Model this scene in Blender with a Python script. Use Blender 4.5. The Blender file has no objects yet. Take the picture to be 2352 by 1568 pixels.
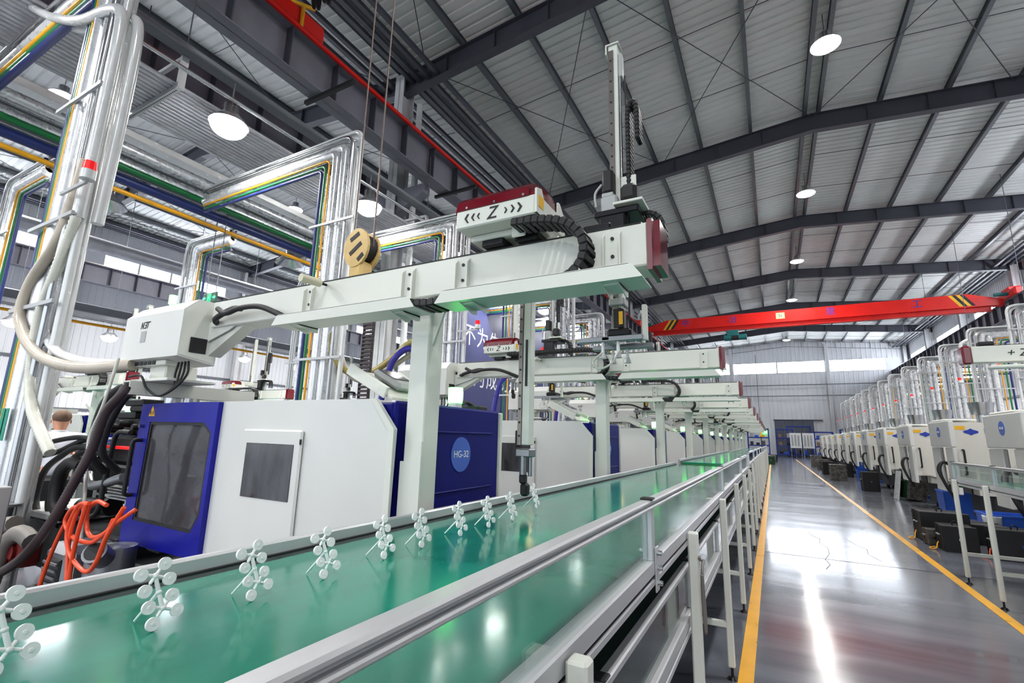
import bpy, math, random
from mathutils import Vector, Matrix
random.seed(7)
sc = bpy.context.scene
col = sc.collection

# ---------------------------------------------------------------- camera
yaw, pit, rol = math.radians(-28.6), math.radians(11.225), math.radians(1.48)
cf = Vector((math.sin(yaw)*math.cos(pit), math.cos(yaw)*math.cos(pit), math.sin(pit)))
cr = Vector((math.cos(yaw), -math.sin(yaw), 0)); cu = cr.cross(cf)
cR = cr*math.cos(rol) + cu*math.sin(rol); cU = cu*math.cos(rol) - cr*math.sin(rol)
cam_data = bpy.data.cameras.new('camera'); cam_data.sensor_width = 36; cam_data.lens = 36*1089/2352
cam_data.clip_start = 0.05; cam_data.clip_end = 300
cam = bpy.data.objects.new('camera', cam_data); col.objects.link(cam)
cam.matrix_world = Matrix(((cR.x, cU.x, -cf.x, 0), (cR.y, cU.y, -cf.y, 0), (cR.z, cU.z, -cf.z, 1.5), (0, 0, 0, 1)))
sc.camera = cam

# ---------------------------------------------------------------- world, exposure
w = bpy.data.worlds.new('world'); sc.world = w; w.use_nodes = True
bg = w.node_tree.nodes['Background']
bg.inputs[0].default_value = (0.86, 0.93, 1.0, 1); bg.inputs[1].default_value = 1.35
sc.view_settings.view_transform = 'Standard'; sc.view_settings.look = 'None'
sc.view_settings.gamma = 1.0; sc.view_settings.use_curve_mapping = False
sc.view_settings.exposure = 0.58
LAMP_MAIN, LAMP_SIDE, LAMP_LENS, WINDOW_GLOW = 290.0, 105.0, 14.0, 13.0
sc.cycles.max_bounces = 4; sc.cycles.diffuse_bounces = 2; sc.cycles.glossy_bounces = 2
sc.cycles.use_adaptive_sampling = True; sc.cycles.adaptive_threshold = 0.2; sc.cycles.use_denoising = True
sc.cycles.transparent_max_bounces = 5; sc.cycles.transmission_bounces = 2
sc.cycles.caustics_reflective = False; sc.cycles.caustics_refractive = False
sc.cycles.sample_clamp_indirect = 6.0; sc.cycles.light_sampling_threshold = 0.05

# ---------------------------------------------------------------- mesh helpers
ORG = {}
def V(p): return Vector(p)
def spl(pts, k=6):
    P = [Vector(p) for p in pts]; P = [2*P[0]-P[1]] + P + [2*P[-1]-P[-2]]; out = []
    for i in range(1, len(P)-2):
        a, b, c, d = P[i-1:i+3]
        for j in range(k):
            t = j/k
            out.append(0.5*((2*b)+(c-a)*t+(2*a-5*b+4*c-d)*t*t+(3*b-a-3*c+d)*t**3))
    return out + [P[-2]]
def elbow(pts, r=0.12, k=4):
    """polyline with rounded corners"""
    P = [Vector(p) for p in pts]; out = [P[0]]
    for i in range(1, len(P)-1):
        a = (P[i-1]-P[i]); b = (P[i+1]-P[i]); rr = min(r, a.length*.49, b.length*.49)
        s = P[i]+a.normalized()*rr; e = P[i]+b.normalized()*rr
        for j in range(k+1):
            t = j/k; out.append(s*(1-t)**2 + P[i]*2*t*(1-t) + e*t*t)
    return out + [P[-1]]
class M:
    def __init__(s): s.v = []; s.f = []; s.sm = []
    def add(s, vs, fs, smooth=False):
        n = len(s.v); s.v += [tuple(v) for v in vs]
        for f in fs: s.f.append(tuple(i+n for i in f)); s.sm.append(smooth)
        return s
    def box(s, x0, x1, y0, y1, z0, z1, mat=None):
        vs = [Vector((x, y, z)) for x in (x0, x1) for y in (y0, y1) for z in (z0, z1)]
        if mat is not None: vs = [mat @ v for v in vs]
        return s.add(vs, [(0,1,3,2),(4,6,7,5),(0,4,5,1),(2,3,7,6),(0,2,6,4),(1,5,7,3)])
    def cbox(s, x0, x1, y0, y1, z0, z1, c=0.006, mat=None):
        c = min(c, (x1-x0)*.45, (y1-y0)*.45, (z1-z0)*.45)
        vs = []; A = (x0, x1); B = (y0, y1); C = (z0, z1); idx = {}
        for i in (0,1):
            for j in (0,1):
                for k in (0,1):
                    for ax in range(3):
                        p = [A[i], B[j], C[k]]
                        for q, (bb, e) in enumerate(((i,0),(j,0),(k,0))):
                            if q != ax: p[q] += c*(1 if bb == 0 else -1)
                        idx[i,j,k,ax] = len(vs); vs.append(Vector(p))
        fs = []
        for ax in range(3):
            for e in (0,1):
                o = [(0,0),(1,0),(1,1),(0,1)]; q = []
                for (a, b) in o:
                    ijk = [a, b]; ijk.insert(ax, e); q.append(idx[tuple(ijk)+(ax,)])
                if e == 0: q.reverse()
                if ax == 1: q.reverse()
                fs.append(tuple(q))
        for ax in range(3):
            o1, o2 = [t for t in range(3) if t != ax]
            for e1 in (0,1):
                for e2 in (0,1):
                    def I(t, which):
                        k = [0,0,0]; k[ax] = t; k[o1] = e1; k[o2] = e2
                        return idx[tuple(k)+(which,)]
                    fs.append((I(0,o1), I(1,o1), I(1,o2), I(0,o2)))
        for i in (0,1):
            for j in (0,1):
                for k in (0,1): fs.append((idx[i,j,k,0], idx[i,j,k,1], idx[i,j,k,2]))
        if mat is not None: vs = [mat @ v for v in vs]
        return s.add(vs, fs)
    def cyl(s, p0, p1, r0, r1=None, n=12, caps=True):
        p0, p1 = Vector(p0), Vector(p1); r1 = r0 if r1 is None else r1
        d = (p1-p0).normalized(); a = d.orthogonal().normalized(); b = d.cross(a)
        R0 = [p0+(a*math.cos(2*math.pi*i/n)+b*math.sin(2*math.pi*i/n))*r0 for i in range(n)]
        R1 = [p1+(a*math.cos(2*math.pi*i/n)+b*math.sin(2*math.pi*i/n))*r1 for i in range(n)]
        s.add(R0+R1, [(i,(i+1)%n,n+(i+1)%n,n+i) for i in range(n)], True)
        if caps:
            s.add(R0, [tuple(range(n-1,-1,-1))]); s.add(R1, [tuple(range(n))])
        return s
    def tube(s, pts, r, n=8, caps=True):
        P = [Vector(p) for p in pts]; rings = []; d0 = (P[1]-P[0]).normalized(); a = d0.orthogonal().normalized()
        for i, p in enumerate(P):
            d = (P[min(i+1,len(P)-1)]-P[max(i-1,0)]).normalized()
            a = (a - d*a.dot(d)).normalized(); b = d.cross(a)
            rr = r[i] if isinstance(r, (list, tuple)) else r
            rings.append([p+(a*math.cos(2*math.pi*j/n)+b*math.sin(2*math.pi*j/n))*rr for j in range(n)])
        vs = [v for q in rings for v in q]; fs = []
        for i in range(len(P)-1):
            for j in range(n): fs.append((i*n+j, i*n+(j+1)%n, (i+1)*n+(j+1)%n, (i+1)*n+j))
        s.add(vs, fs, True)
        if caps: s.add(rings[0], [tuple(range(n-1,-1,-1))]); s.add(rings[-1], [tuple(range(n))])
        return s
    def prism(s, pts, ax, a, b):
        def P(p, t):
            return {'x': (t, p[0], p[1]), 'y': (p[0], t, p[1]), 'z': (p[0], p[1], t)}[ax]
        ar = sum(p[0]*q[1]-q[0]*p[1] for p, q in zip(pts, pts[1:]+pts[:1]))*(b-a)*(-1 if ax == 'y' else 1)
        pts = list(pts)[::-1] if ar < 0 else list(pts)
        n = len(pts); A = [P(p, a) for p in pts]; B = [P(p, b) for p in pts]
        s.add(A+B, [(i,(i+1)%n,n+(i+1)%n,n+i) for i in range(n)])
        s.add(A, [tuple(range(n-1,-1,-1))]); s.add(B, [tuple(range(n))]); return s
    def ring(s, outer, inner, ax, a, b):
        """plate with a hole; outer and inner have equally many points"""
        def P(p, t):
            return {'x': (t, p[0], p[1]), 'y': (p[0], t, p[1]), 'z': (p[0], p[1], t)}[ax]
        n = len(outer); vs = [P(p, t) for t in (a, b) for q in (outer, inner) for p in q]
        fs = []
        for i in range(n):
            j = (i+1) % n
            fs += [(i, j, n+j, n+i), (2*n+i, 3*n+i, 3*n+j, 2*n+j), (i, 2*n+i, 2*n+j, j), (n+i, n+j, 3*n+j, 3*n+i)]
        return s.add(vs, fs)
    def lathe(s, prof, c, ax='z', n=16):
        c = Vector(c); vs = []
        for (r, h) in prof:
            for i in range(n):
                t = 2*math.pi*i/n; x, y = r*math.cos(t), r*math.sin(t)
                vs.append(c + Vector({'z': (x, y, h), 'x': (h, x, y), 'y': (x, h, y)}[ax]))
        fs = []
        for k in range(len(prof)-1):
            for i in range(n): fs.append((k*n+i, k*n+(i+1)%n, (k+1)*n+(i+1)%n, (k+1)*n+i))
        return s.add(vs, fs, True)
    def sphere(s, c, r, n=12, m=8, sc3=(1,1,1)):
        c = Vector(c); vs = []; fs = []
        for k in range(m+1):
            ph = math.pi*k/m
            for i in range(n):
                t = 2*math.pi*i/n
                vs.append(c+Vector((sc3[0]*r*math.sin(ph)*math.cos(t), sc3[1]*r*math.sin(ph)*math.sin(t), sc3[2]*r*math.cos(ph))))
        for k in range(m):
            for i in range(n): fs.append((k*n+i, (k+1)*n+i, (k+1)*n+(i+1)%n, k*n+(i+1)%n))
        return s.add(vs, fs, True)
    def ibeam(s, axis, a, b, c0, c1, w, h, t=0.015, tw=0.012):
        """I section along axis ('x','y','z') from a to b; c0,c1 = centre in the two other axes (in order), w flange width (first), h depth (second)"""
        def bx(u0, u1, v0, v1):
            if axis == 'x': s.box(a, b, u0, u1, v0, v1)
            elif axis == 'y': s.box(u0, u1, a, b, v0, v1)
            else: s.box(u0, u1, v0, v1, a, b)
        bx(c0-w/2, c0+w/2, c1-h/2, c1-h/2+t); bx(c0-w/2, c0+w/2, c1+h/2-t, c1+h/2); bx(c0-tw/2, c0+tw/2, c1-h/2, c1+h/2)
        return s
    def mesh(s, name, o=(0,0,0)):
        m = bpy.data.meshes.new(name)
        m.from_pydata([(x-o[0], y-o[1], z-o[2]) for x, y, z in s.v], [], s.f)
        m.polygons.foreach_set('use_smooth', s.sm); m.update(); return m
    def obj(s, name, mat, parent=None, o=None):
        if parent is not None and o is None: o = ORG[parent]
        o = o or (0, 0, 0)
        me = s.mesh(name, o); ob = bpy.data.objects.new(name, me); col.objects.link(ob)
        me.materials.append(mat); ORG[ob] = tuple(o)
        if parent is not None: ob.parent = parent
        else: ob.location = o
        return ob
def tag(o, label, cat, group=None):
    o['label'] = label; o['category'] = cat
    if group: o['group'] = group
    return o
def thing(name, label, cat, loc=(0,0,0), group=None):
    o = bpy.data.objects.new(name, None); o.empty_display_size = 0.1; col.objects.link(o); o.location = loc; ORG[o] = tuple(loc)
    return tag(o, label, cat, group)
def struct(o, label=None):
    o['kind'] = 'structure'
    if label: o['label'] = label
    return o
def sroot(name, label):
    o = bpy.data.objects.new(name, None); col.objects.link(o); ORG[o] = (0,0,0)
    return struct(o, label)
def one(m, name, mat, label, cat, o=(0,0,0), group=None): return tag(m.obj(name, mat, None, o), label, cat, group)
def dup(o, parent=None):
    c = o.copy(); col.objects.link(c); c.parent = parent; ORG[c] = ORG.get(o, (0,0,0))
    for ch in list(o.children): dup(ch, c)
    return c
def clone(root, label, dx=0, dy=0, dz=0, rz=0.0, group=None):
    c = dup(root); c.location = root.location + Vector((dx, dy, dz)); c.rotation_euler = (0, 0, rz); c['label'] = label
    if group: c['group'] = group
    return c
def share(src, parent, loc=(0,0,0), rot=(0,0,0), name=None):
    c = src.copy(); col.objects.link(c); c.parent = parent; c.location = loc; c.rotation_euler = rot; ORG[c] = ORG.get(src, (0,0,0))
    return c
ORD = ['first','second','third','fourth','fifth','sixth','seventh','eighth','ninth','tenth','eleventh','twelfth','thirteenth','fourteenth','fifteenth','sixteenth','seventeenth','eighteenth','nineteenth','twentieth','twenty-first','twenty-second','twenty-third','twenty-fourth']
def text(body, size, parent, mat, name, loc, xdir, ydir, shear=0.0, depth=0.0015, sx=1.0, align='CENTER'):
    """flat lettering laid on a face: loc is the centre, xdir the reading direction, ydir up"""
    c = bpy.data.curves.new('t', 'FONT'); c.body = body; c.size = size; c.shear = shear; c.extrude = depth; c.align_x = align; c.align_y = 'CENTER'; c.resolution_u = 3
    o = bpy.data.objects.new('t', c); col.objects.link(o)
    me = bpy.data.meshes.new_from_object(o.evaluated_get(bpy.context.evaluated_depsgraph_get()))
    bpy.data.objects.remove(o); me.materials.clear(); me.materials.append(mat)
    X = Vector(xdir).normalized(); Yd = Vector(ydir).normalized(); N = X.cross(Yd); og = ORG[parent] if parent else (0,0,0)
    mt = Matrix(((X.x*sx, Yd.x, N.x, loc[0]-og[0]), (X.y*sx, Yd.y, N.y, loc[1]-og[1]), (X.z*sx, Yd.z, N.z, loc[2]-og[2]), (0,0,0,1)))
    me.transform(mt); me.name = name
    ob = bpy.data.objects.new(name, me); col.objects.link(ob); ob.parent = parent; ORG[ob] = og
    return ob
def chain_mesh(pts, wdir, wid, h, pitch, m=None):
    """cable chain: separate links along a path; wdir = width axis"""
    m = m or M(); P = [Vector(p) for p in pts]; W = Vector(wdir).normalized(); acc = 0.0; out = [P[0]]
    for a, b in zip(P, P[1:]):
        L = (b-a).length; t = pitch-acc
        while t <= L:
            out.append(a+(b-a)*(t/L)); t += pitch
        acc = L-(t-pitch)
    for a, b in zip(out, out[1:]):
        d = (b-a).normalized(); N = W.cross(d).normalized(); c = (a+b)/2
        for s in (-1, 1):
            mt = Matrix(((d.x, W.x, N.x, c.x+W.x*s*wid/2), (d.y, W.y, N.y, c.y+W.y*s*wid/2), (d.z, W.z, N.z, c.z+W.z*s*wid/2), (0,0,0,1)))
            m.cbox(-pitch*.52, pitch*.52, -.006, .006, -h/2, h/2, h*.22, mt)
        mt = Matrix(((d.x, W.x, N.x, c.x), (d.y, W.y, N.y, c.y), (d.z, W.z, N.z, c.z), (0,0,0,1)))
        for zz in (-h*.42, h*.42): m.box(-pitch*.3, pitch*.3, -wid/2, wid/2, zz-.004, zz+.004, mt)
    return m

# ---------------------------------------------------------------- materials
def lin(c): return tuple(((x/255)/12.92 if x/255 <= .04045 else ((x/255+.055)/1.055)**2.4) for x in c)
def mat(name, rgb, rough=0.45, metal=0.0, var=0.06, scale=6.0, bump=0.0, spec=0.5, rvar=0.08, stretch=(1,1,1), coat=0.0, dirt=None):
    m = bpy.data.materials.new(name); m.use_nodes = True; nt = m.node_tree; b = nt.nodes['Principled BSDF']
    c = lin(rgb); b.inputs['Metallic'].default_value = metal; b.inputs['Specular IOR Level'].default_value = spec; b.inputs['Coat Weight'].default_value = coat
    b.inputs['Coat Roughness'].default_value = 0.08
    tc = nt.nodes.new('ShaderNodeTexCoord'); mp = nt.nodes.new('ShaderNodeMapping'); mp.inputs['Scale'].default_value = stretch
    nz = nt.nodes.new('ShaderNodeTexNoise'); nz.inputs['Scale'].default_value = scale; nz.inputs['Detail'].default_value = 3
    nt.links.new(tc.outputs['Object'], mp.inputs[0]); nt.links.new(mp.outputs[0], nz.inputs['Vector'])
    rp = nt.nodes.new('ShaderNodeValToRGB'); e = rp.color_ramp.elements
    e[0].position = .3; e[1].position = .7
    lo = tuple(x*(1-var) for x in c) if dirt is None else tuple(lin(dirt))
    e[0].color = lo+(1,); e[1].color = tuple(min(1, x*(1+var*.5)) for x in c)+(1,)
    nt.links.new(nz.outputs[0], rp.inputs[0]); nt.links.new(rp.outputs[0], b.inputs['Base Color'])
    mr = nt.nodes.new('ShaderNodeMapRange'); mr.inputs[3].default_value = max(.02, rough-rvar); mr.inputs[4].default_value = min(1, rough+rvar)
    nt.links.new(nz.outputs[0], mr.inputs[0]); nt.links.new(mr.outputs[0], b.inputs['Roughness'])
    if bump:
        bp = nt.nodes.new('ShaderNodeBump'); bp.inputs['Strength'].default_value = bump; bp.inputs['Distance'].default_value = .01
        nt.links.new(nz.outputs[0], bp.inputs['Height']); nt.links.new(bp.outputs[0], b.inputs['Normal'])
    return m
def emit(name, rgb, strength, base=None):
    m = mat(name, rgb, .3, var=.0); b = m.node_tree.nodes['Principled BSDF']
    b.inputs['Emission Color'].default_value = tuple(lin(rgb))+(1,); b.inputs['Emission Strength'].default_value = strength; return m
def glass(name, tint=(245,250,248), refl=0.12, rough=0.03, body=None, op=0.0):
    m = bpy.data.materials.new(name); m.use_nodes = True; nt = m.node_tree; nt.nodes.clear()
    out = nt.nodes.new('ShaderNodeOutputMaterial'); tr = nt.nodes.new('ShaderNodeBsdfTransparent'); tr.inputs[0].default_value = tuple(lin(tint))+(1,)
    gl = nt.nodes.new('ShaderNodeBsdfGlossy'); gl.inputs['Roughness'].default_value = rough
    fr = nt.nodes.new('ShaderNodeFresnel'); ge = nt.nodes.new('ShaderNodeNewGeometry'); bi = nt.nodes.new('ShaderNodeMapRange'); bi.inputs[3].default_value = 1.45; bi.inputs[4].default_value = 1/1.45
    nt.links.new(ge.outputs['Backfacing'], bi.inputs[0]); nt.links.new(bi.outputs[0], fr.inputs[0]); mx = nt.nodes.new('ShaderNodeMixShader')
    nz = nt.nodes.new('ShaderNodeTexNoise'); nz.inputs['Scale'].default_value = 5; nz.inputs['Detail'].default_value = 6
    tc = nt.nodes.new('ShaderNodeTexCoord'); nt.links.new(tc.outputs['Object'], nz.inputs['Vector'])
    a = nt.nodes.new('ShaderNodeMath'); a.operation = 'ADD'; a.inputs[1].default_value = refl; a.use_clamp = True
    nt.links.new(fr.outputs[0], a.inputs[0]); nt.links.new(a.outputs[0], mx.inputs[0])
    base = tr
    if body:
        df = nt.nodes.new('ShaderNodeBsdfDiffuse'); df.inputs[0].default_value = tuple(lin(body))+(1,); m2 = nt.nodes.new('ShaderNodeMixShader')
        mr = nt.nodes.new('ShaderNodeMapRange'); mr.inputs[1].default_value = .3; mr.inputs[2].default_value = .75; mr.inputs[3].default_value = op*.7; mr.inputs[4].default_value = min(1, op*1.4)
        nt.links.new(nz.outputs[0], mr.inputs[0]); nt.links.new(mr.outputs[0], m2.inputs[0]); nt.links.new(tr.outputs[0], m2.inputs[1]); nt.links.new(df.outputs[0], m2.inputs[2]); base = m2
    nt.links.new(base.outputs[0], mx.inputs[1]); nt.links.new(gl.outputs[0], mx.inputs[2]); nt.links.new(mx.outputs[0], out.inputs[0])
    return m
K = {}
K['white'] = mat('white_paint', (232,234,231), .38, var=.05, scale=1.5)
K['panel'] = mat('machine_white', (228,229,226), .42, var=.03, scale=1.2, dirt=(220,221,217))
K['cream'] = mat('robot_cream', (228,230,221), .33, var=.04, scale=2)
K['beige'] = mat('right_machine_beige', (222,221,212), .4, var=.05, scale=1.5)
K['blue'] = mat('blue_paint', (16,22,152), .42, var=.1, scale=3, spec=.35)
K['navy'] = mat('navy_paint', (6,14,112), .5, var=.1, scale=3, spec=.2)
K['badge'] = mat('badge_blue', (70,105,205), .4)
K['burg'] = mat('burgundy_cover', (112,14,30), .12, var=.05, coat=.6)
K['black'] = mat('black_plastic', (26,26,29), .55, var=.2)
K['blackm'] = mat('black_metal', (30,30,34), .35, .5, var=.25)
K['rubber'] = mat('black_rubber', (26,25,27), .6)
K['dark'] = mat('dark_machine_base', (38,39,44), .6, var=.3)
K['alu'] = mat('aluminium', (208,210,213), .36, .4, var=.05, scale=20, stretch=(1,.05,1))
K['alud'] = mat('aluminium_grey', (150,152,156), .38, .8, var=.08)
K['steel'] = mat('bright_steel', (190,192,195), .22, 1.0, var=.1)
K['rail'] = mat('linear_rail', (134,128,124), .3, .7, var=.15)
K['beam'] = mat('dark_steel_frame', (70,72,82), .5, .1, var=.12, scale=2)
K['beam2'] = mat('runway_steel', (128,128,140), .5, .1, var=.12, scale=2)
K['purlin'] = mat('galvanised_purlin', (108,112,118), .4, .5, var=.12, scale=2)
K['roof'] = mat('roof_sheet', (222,224,222), .55, 0, var=.06, scale=1.0)
K['wall'] = mat('wall_cladding', (214,216,220), .55, var=.03, scale=.5)
K['column'] = mat('painted_column', (205,206,208), .5, var=.06)
K['redc'] = mat('crane_red', (232,26,16), .35, var=.08, scale=2)
K['yel'] = mat('safety_yellow', (250,190,30), .45, var=.08)
K['ypipe'] = mat('yellow_pipe', (240,170,20), .35)
K['gpipe'] = mat('green_pipe', (10,120,60), .35)
K['bpipe'] = mat('blue_pipe', (30,45,110), .35)
K['foil'] = mat('foil_lagging', (232,234,237), .28, .55, var=.06, scale=9, bump=.12)
K['pvc'] = mat('white_conduit', (228,230,230), .25, .2, var=.05)
K['conduit'] = mat('steel_conduit', (190,190,198), .35, .5, var=.12)
K['strut'] = mat('perforated_strut', (190,192,195), .4, .4)
K['belt'] = mat('green_belt', (12,138,112), .13, var=.16, scale=3, rvar=.06, stretch=(3,.5,1), spec=.6)
K['beltb'] = mat('belt_underside', (20,40,38), .7)
K['spr'] = mat('moulded_white', (252,252,253), .5, var=.0)
K['text'] = mat('black_print', (18,18,22), .5, var=0)
K['wtext'] = mat('white_print', (245,246,248), .5, var=0)
K['bluet'] = mat('blue_print', (30,60,170), .5, var=0)
K['grey'] = mat('grey_label', (175,178,178), .5)
K['hose'] = mat('beige_hose', (196,186,170), .3, var=.1)
K['hosew'] = mat('clear_ribbed_hose', (226,226,214), .25, var=.1)
K['hosed'] = mat('brown_ribbed_hose', (70,58,60), .45, var=.2)
K['hoseg'] = mat('grey_hose', (128,122,116), .5, var=.15)
K['hosey'] = mat('yellow_hose', (176,160,90), .25, var=.1)
K['hoseb'] = mat('blue_hose', (42,34,150), .3, var=.1)
K['orange'] = mat('orange_cable', (245,84,40), .35, var=.05)
K['hookm'] = mat('hook_yellow', (226,190,120), .4, var=.1)
K['screen'] = mat('dark_screen', (70,70,76), .12, var=.3, scale=7, dirt=(20,20,25), stretch=(1.5,1,.5))
K['winglass'] = glass('machine_window', (120,120,126), .03, .06, (104,104,110), .5)
K['guard'] = glass('guard_glass', (240,248,246), .02, .03, (215,225,225), .04)
K['blue_crate'] = mat('blue_crate', (44,96,205), .45)
K['mould'] = mat('mould_steel', (24,24,26), .55, .2, var=.4, scale=8, dirt=(16,16,18))
K['mouldg'] = mat('mould_steel_grey', (110,108,104), .4, .6, var=.3, scale=10, dirt=(60,56,52))
K['mouldgr'] = mat('mould_green', (16,66,36), .45, .2, var=.3)
K['shelf'] = mat('shelf_blue', (22,52,150), .45)
K['carton'] = mat('carton', (150,120,95), .8)
K['cond'] = mat('grey_concrete_trim', (150,152,155), .7)
K['green_l'] = emit('green_signal', (96,255,104), 7.0)
K['amber_l'] = emit('amber_signal', (255,205,120), 4.0)
K['red_l'] = emit('red_beacon', (230,20,24), .35)
K['lens'] = emit('lamp_lens', (255,255,255), LAMP_LENS)
K['sky'] = emit('daylight_pane', (240,246,255), WINDOW_GLOW)
K['exit'] = emit('exit_green', (40,230,120), 1.6)
K['skin'] = mat('skin', (196,140,110), .5); K['hair'] = mat('cropped_hair', (104,78,60), .7, var=.3, scale=30)
K['shirt'] = mat('grey_shirt', (206,208,216), .8, bump=.1); K['khaki'] = mat('khaki_trousers', (112,92,66), .8); K['apron'] = mat('black_apron', (20,20,24), .7)
K['banner'] = mat('navy_banner', (62,68,120), .5, var=.04, scale=.4)
K['refl'] = mat('spun_reflector', (205,205,208), .25, .9)
K['teal'] = mat('teal_label', (0,140,115), .5); K['tealh'] = mat('teal_hoist', (30,110,112), .4)
for q in ('lens', 'amber_l', 'red_l', 'exit'): K[q].cycles.emission_sampling = 'NONE'   # the lamp light itself is an area light
# the floor: sealed dark concrete with a glossy worn coat
fm = mat('sealed_floor', (104,108,118), .15, var=.4, scale=1.5, rvar=.09, spec=.75, bump=.09, stretch=(.25,1.6,1))
K['floor'] = fm
K['fyel'] = mat('floor_paint_yellow', (240,176,40), .3, var=.12, scale=4)
# ================================================================ STRUCTURE
Y0, Y1 = -16.0, 64.3
XL, XV, XR = -31.5, -9.3, 13.5
FR = [9.7+9.1*k for k in range(-3, 7)]           # portal frames
struct(M().box(XL, XR, Y0, Y1, -.2, 0).obj('floor', K['floor']), 'glossy sealed dark grey factory floor')
def line(n, x0, x1, a, b, lab): struct(M().box(x0, x1, a, b, 0, .004).obj('trim_%d' % n, K['fyel']), lab)
line(1, -.305, -.215, -6, 48, 'yellow floor line beside the left conveyor legs')
line(2, 1.70, 1.79, -6, 52, 'yellow floor line on the right side of the aisle')
# floor joints and hairline cracks
struct(M().box(-.2, 13, 7.92, 7.93, 0, .002).box(-.2, 13, 17.0, 17.01, 0, .002).box(-.2, 13, 26.1, 26.11, 0, .002).obj('trim_3', K['dark']), 'thin dark expansion joints across the aisle floor')

def crack(n, pts, lab):
    m = M()
    for (x0, y0), (x1, y1) in zip(pts, pts[1:]):
        d = Vector((x1-x0, y1-y0, 0)).normalized(); q = Vector((-d.y, d.x, 0))*.0035; a = Vector((x0, y0, .0015)); b = Vector((x1, y1, .0015))
        m.add([a-q, a+q, b+q, b-q], [(0,1,2,3)])
    struct(m.obj('trim_%d' % n, K['dark']), lab)
crack(4, [(.42,10.1), (.47,9.7), (.55,9.5), (.52,9.1), (.60,8.8), (.58,8.3), (.50,7.9), (.53,7.6), (.46,7.3)], 'hairline crack in the aisle floor, upper one')
crack(5, [(.95,9.6), (1.02,9.2), (1.10,9.0), (1.06,8.6), (1.15,8.2)], 'hairline crack in the aisle floor, right one')

def roof_span(xa, xb, nm, lab):
    xc = (xa+xb)/2; hw = (xb-xa)/2; zr = 13.6; sl = .088
    root = sroot(nm, lab)
    zz = lambda x: zr - sl*abs(x-xc)
    for sgn in (-1, 1):
        xe = xc+sgn*hw
        # ribbed sheets, one per bay
        for a, b in zip(FR, FR[1:]):
            m = M(); n = 30; p = (b-a)/n; prof = []
            for i in range(n):
                y = a+i*p; prof += [(y, 0), (y+p*.62, 0), (y+p*.70, .035), (y+p*.92, .035)]
            prof.append((b, 0)); vs = []
            for (y, h) in prof: vs += [(xc, y, zz(xc)+h), (xe, y, zz(xe)+h)]
            m.add(vs, [(2*i, 2*i+1, 2*i+3, 2*i+2) for i in range(len(prof)-1)])
            m.obj('roof_sheet', K['roof'], root)
        # rafters
        for y in FR:
            m = M(); t = .22
            def pr(x0, x1, d0, d1, w):
                m.add([(x, y+s, zz(x)-d) for x in (x0, x1) for s in (-w/2, w/2) for d in (d0, d1)],
                      [(0,1,3,2),(4,6,7,5),(0,4,5,1),(2,3,7,6),(0,2,6,4),(1,5,7,3)])
            pr(xc, xe, .22, .24, .26); pr(xc, xe, .86, .885, .26); pr(xc, xe, .22, .88, .02)
            for i in range(1, 7):
                x = xc+sgn*hw*i/7; m.box(x-.008, x+.008, y-.12, y+.12, zz(x)-.86, zz(x)-.24)
            m.obj('rafter', K['beam'], root)
        # purlins
        k = 0
        while True:
            x = xc+sgn*(.22+1.8*k)
            if abs(x-xc) > hw: break
            z = zz(x); m = M()
            m.box(x-.012, x+.012, Y0, Y1, z-.21, z-.004).box(x-.06, x+.06, Y0, Y1, z-.222, z-.21).box(x-.06, x+.06, Y0, Y1, z-.016, z-.004)
            m.obj('purlin', K['purlin'], root); k += 1
    # sag rods across the purlins, two per bay
    for a, b in zip(FR, FR[1:]):
        for t in (.34, .67):
            y = a+(b-a)*t
            for sgn in (-1, 1):
                M().tube([(xc+sgn*.2, y, zz(xc)-.13), (xc+sgn*hw*.97, y, zz(xc+hw*.97)-.13)], .012, 5).obj('sag_rod', K['beam'], root)
    # wind bracing rods
    for a, b in ((FR[2], FR[3]), (FR[3], FR[4]), (FR[7], FR[8])):
        for u0, u1 in ((-.93, -.47), (-.47, 0), (0, .47), (.47, .93)):
            for p, q in ((u0, u1), (u1, u0)):
                M().tube([(xc+hw*p, a, zz(xc+hw*p)-.3), (xc+hw*q, b, zz(xc+hw*q)-.3)], .014, 5).obj('brace_rod', K['beam'], root)
    # eaves struts and cable runs just under the eaves
    for xe, s in ((xb, -1), (xa, 1)):
        for j, dx in enumerate((.35, .62, .95, 1.3)):
            x = xe+s*dx
            M().box(x-.06, x+.06, Y0, Y1, zz(x)-.62-.05*j, zz(x)-.5-.05*j).obj('eaves_strut', K['beam'], root)
    return root
roof_span(XV, XR, 'ceiling', 'ribbed grey roof with dark rafters over the main bay')
roof_span(XL, XV, 'ceiling', 'ribbed grey roof with dark rafters over the left bay')

def ribbed_wall(m, ax, c, a, b, z0, z1, p=.3, d=.03):
    """sheet wall with vertical ribs; ax='x' plane x=c along y, ax='y' plane y=c along x; ribs bulge to the room"""
    n = max(1, round((b-a)/p)); p = (b-a)/n; prof = []
    for i in range(n):
        t = a+i*p; prof += [(t, 0), (t+p*.72, 0), (t+p*.78, abs(d)), (t+p*.94, abs(d))]
    prof.append((b, 0)); s = 1 if d > 0 else -1; vs = []
    for (t, h) in prof:
        for z in (z0, z1): vs.append((c+s*h, t, z) if ax == 'x' else (t, c+s*h, z))
    m.add(vs, [(2*i, 2*i+1, 2*i+3, 2*i+2) for i in range(len(prof)-1)])
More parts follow.
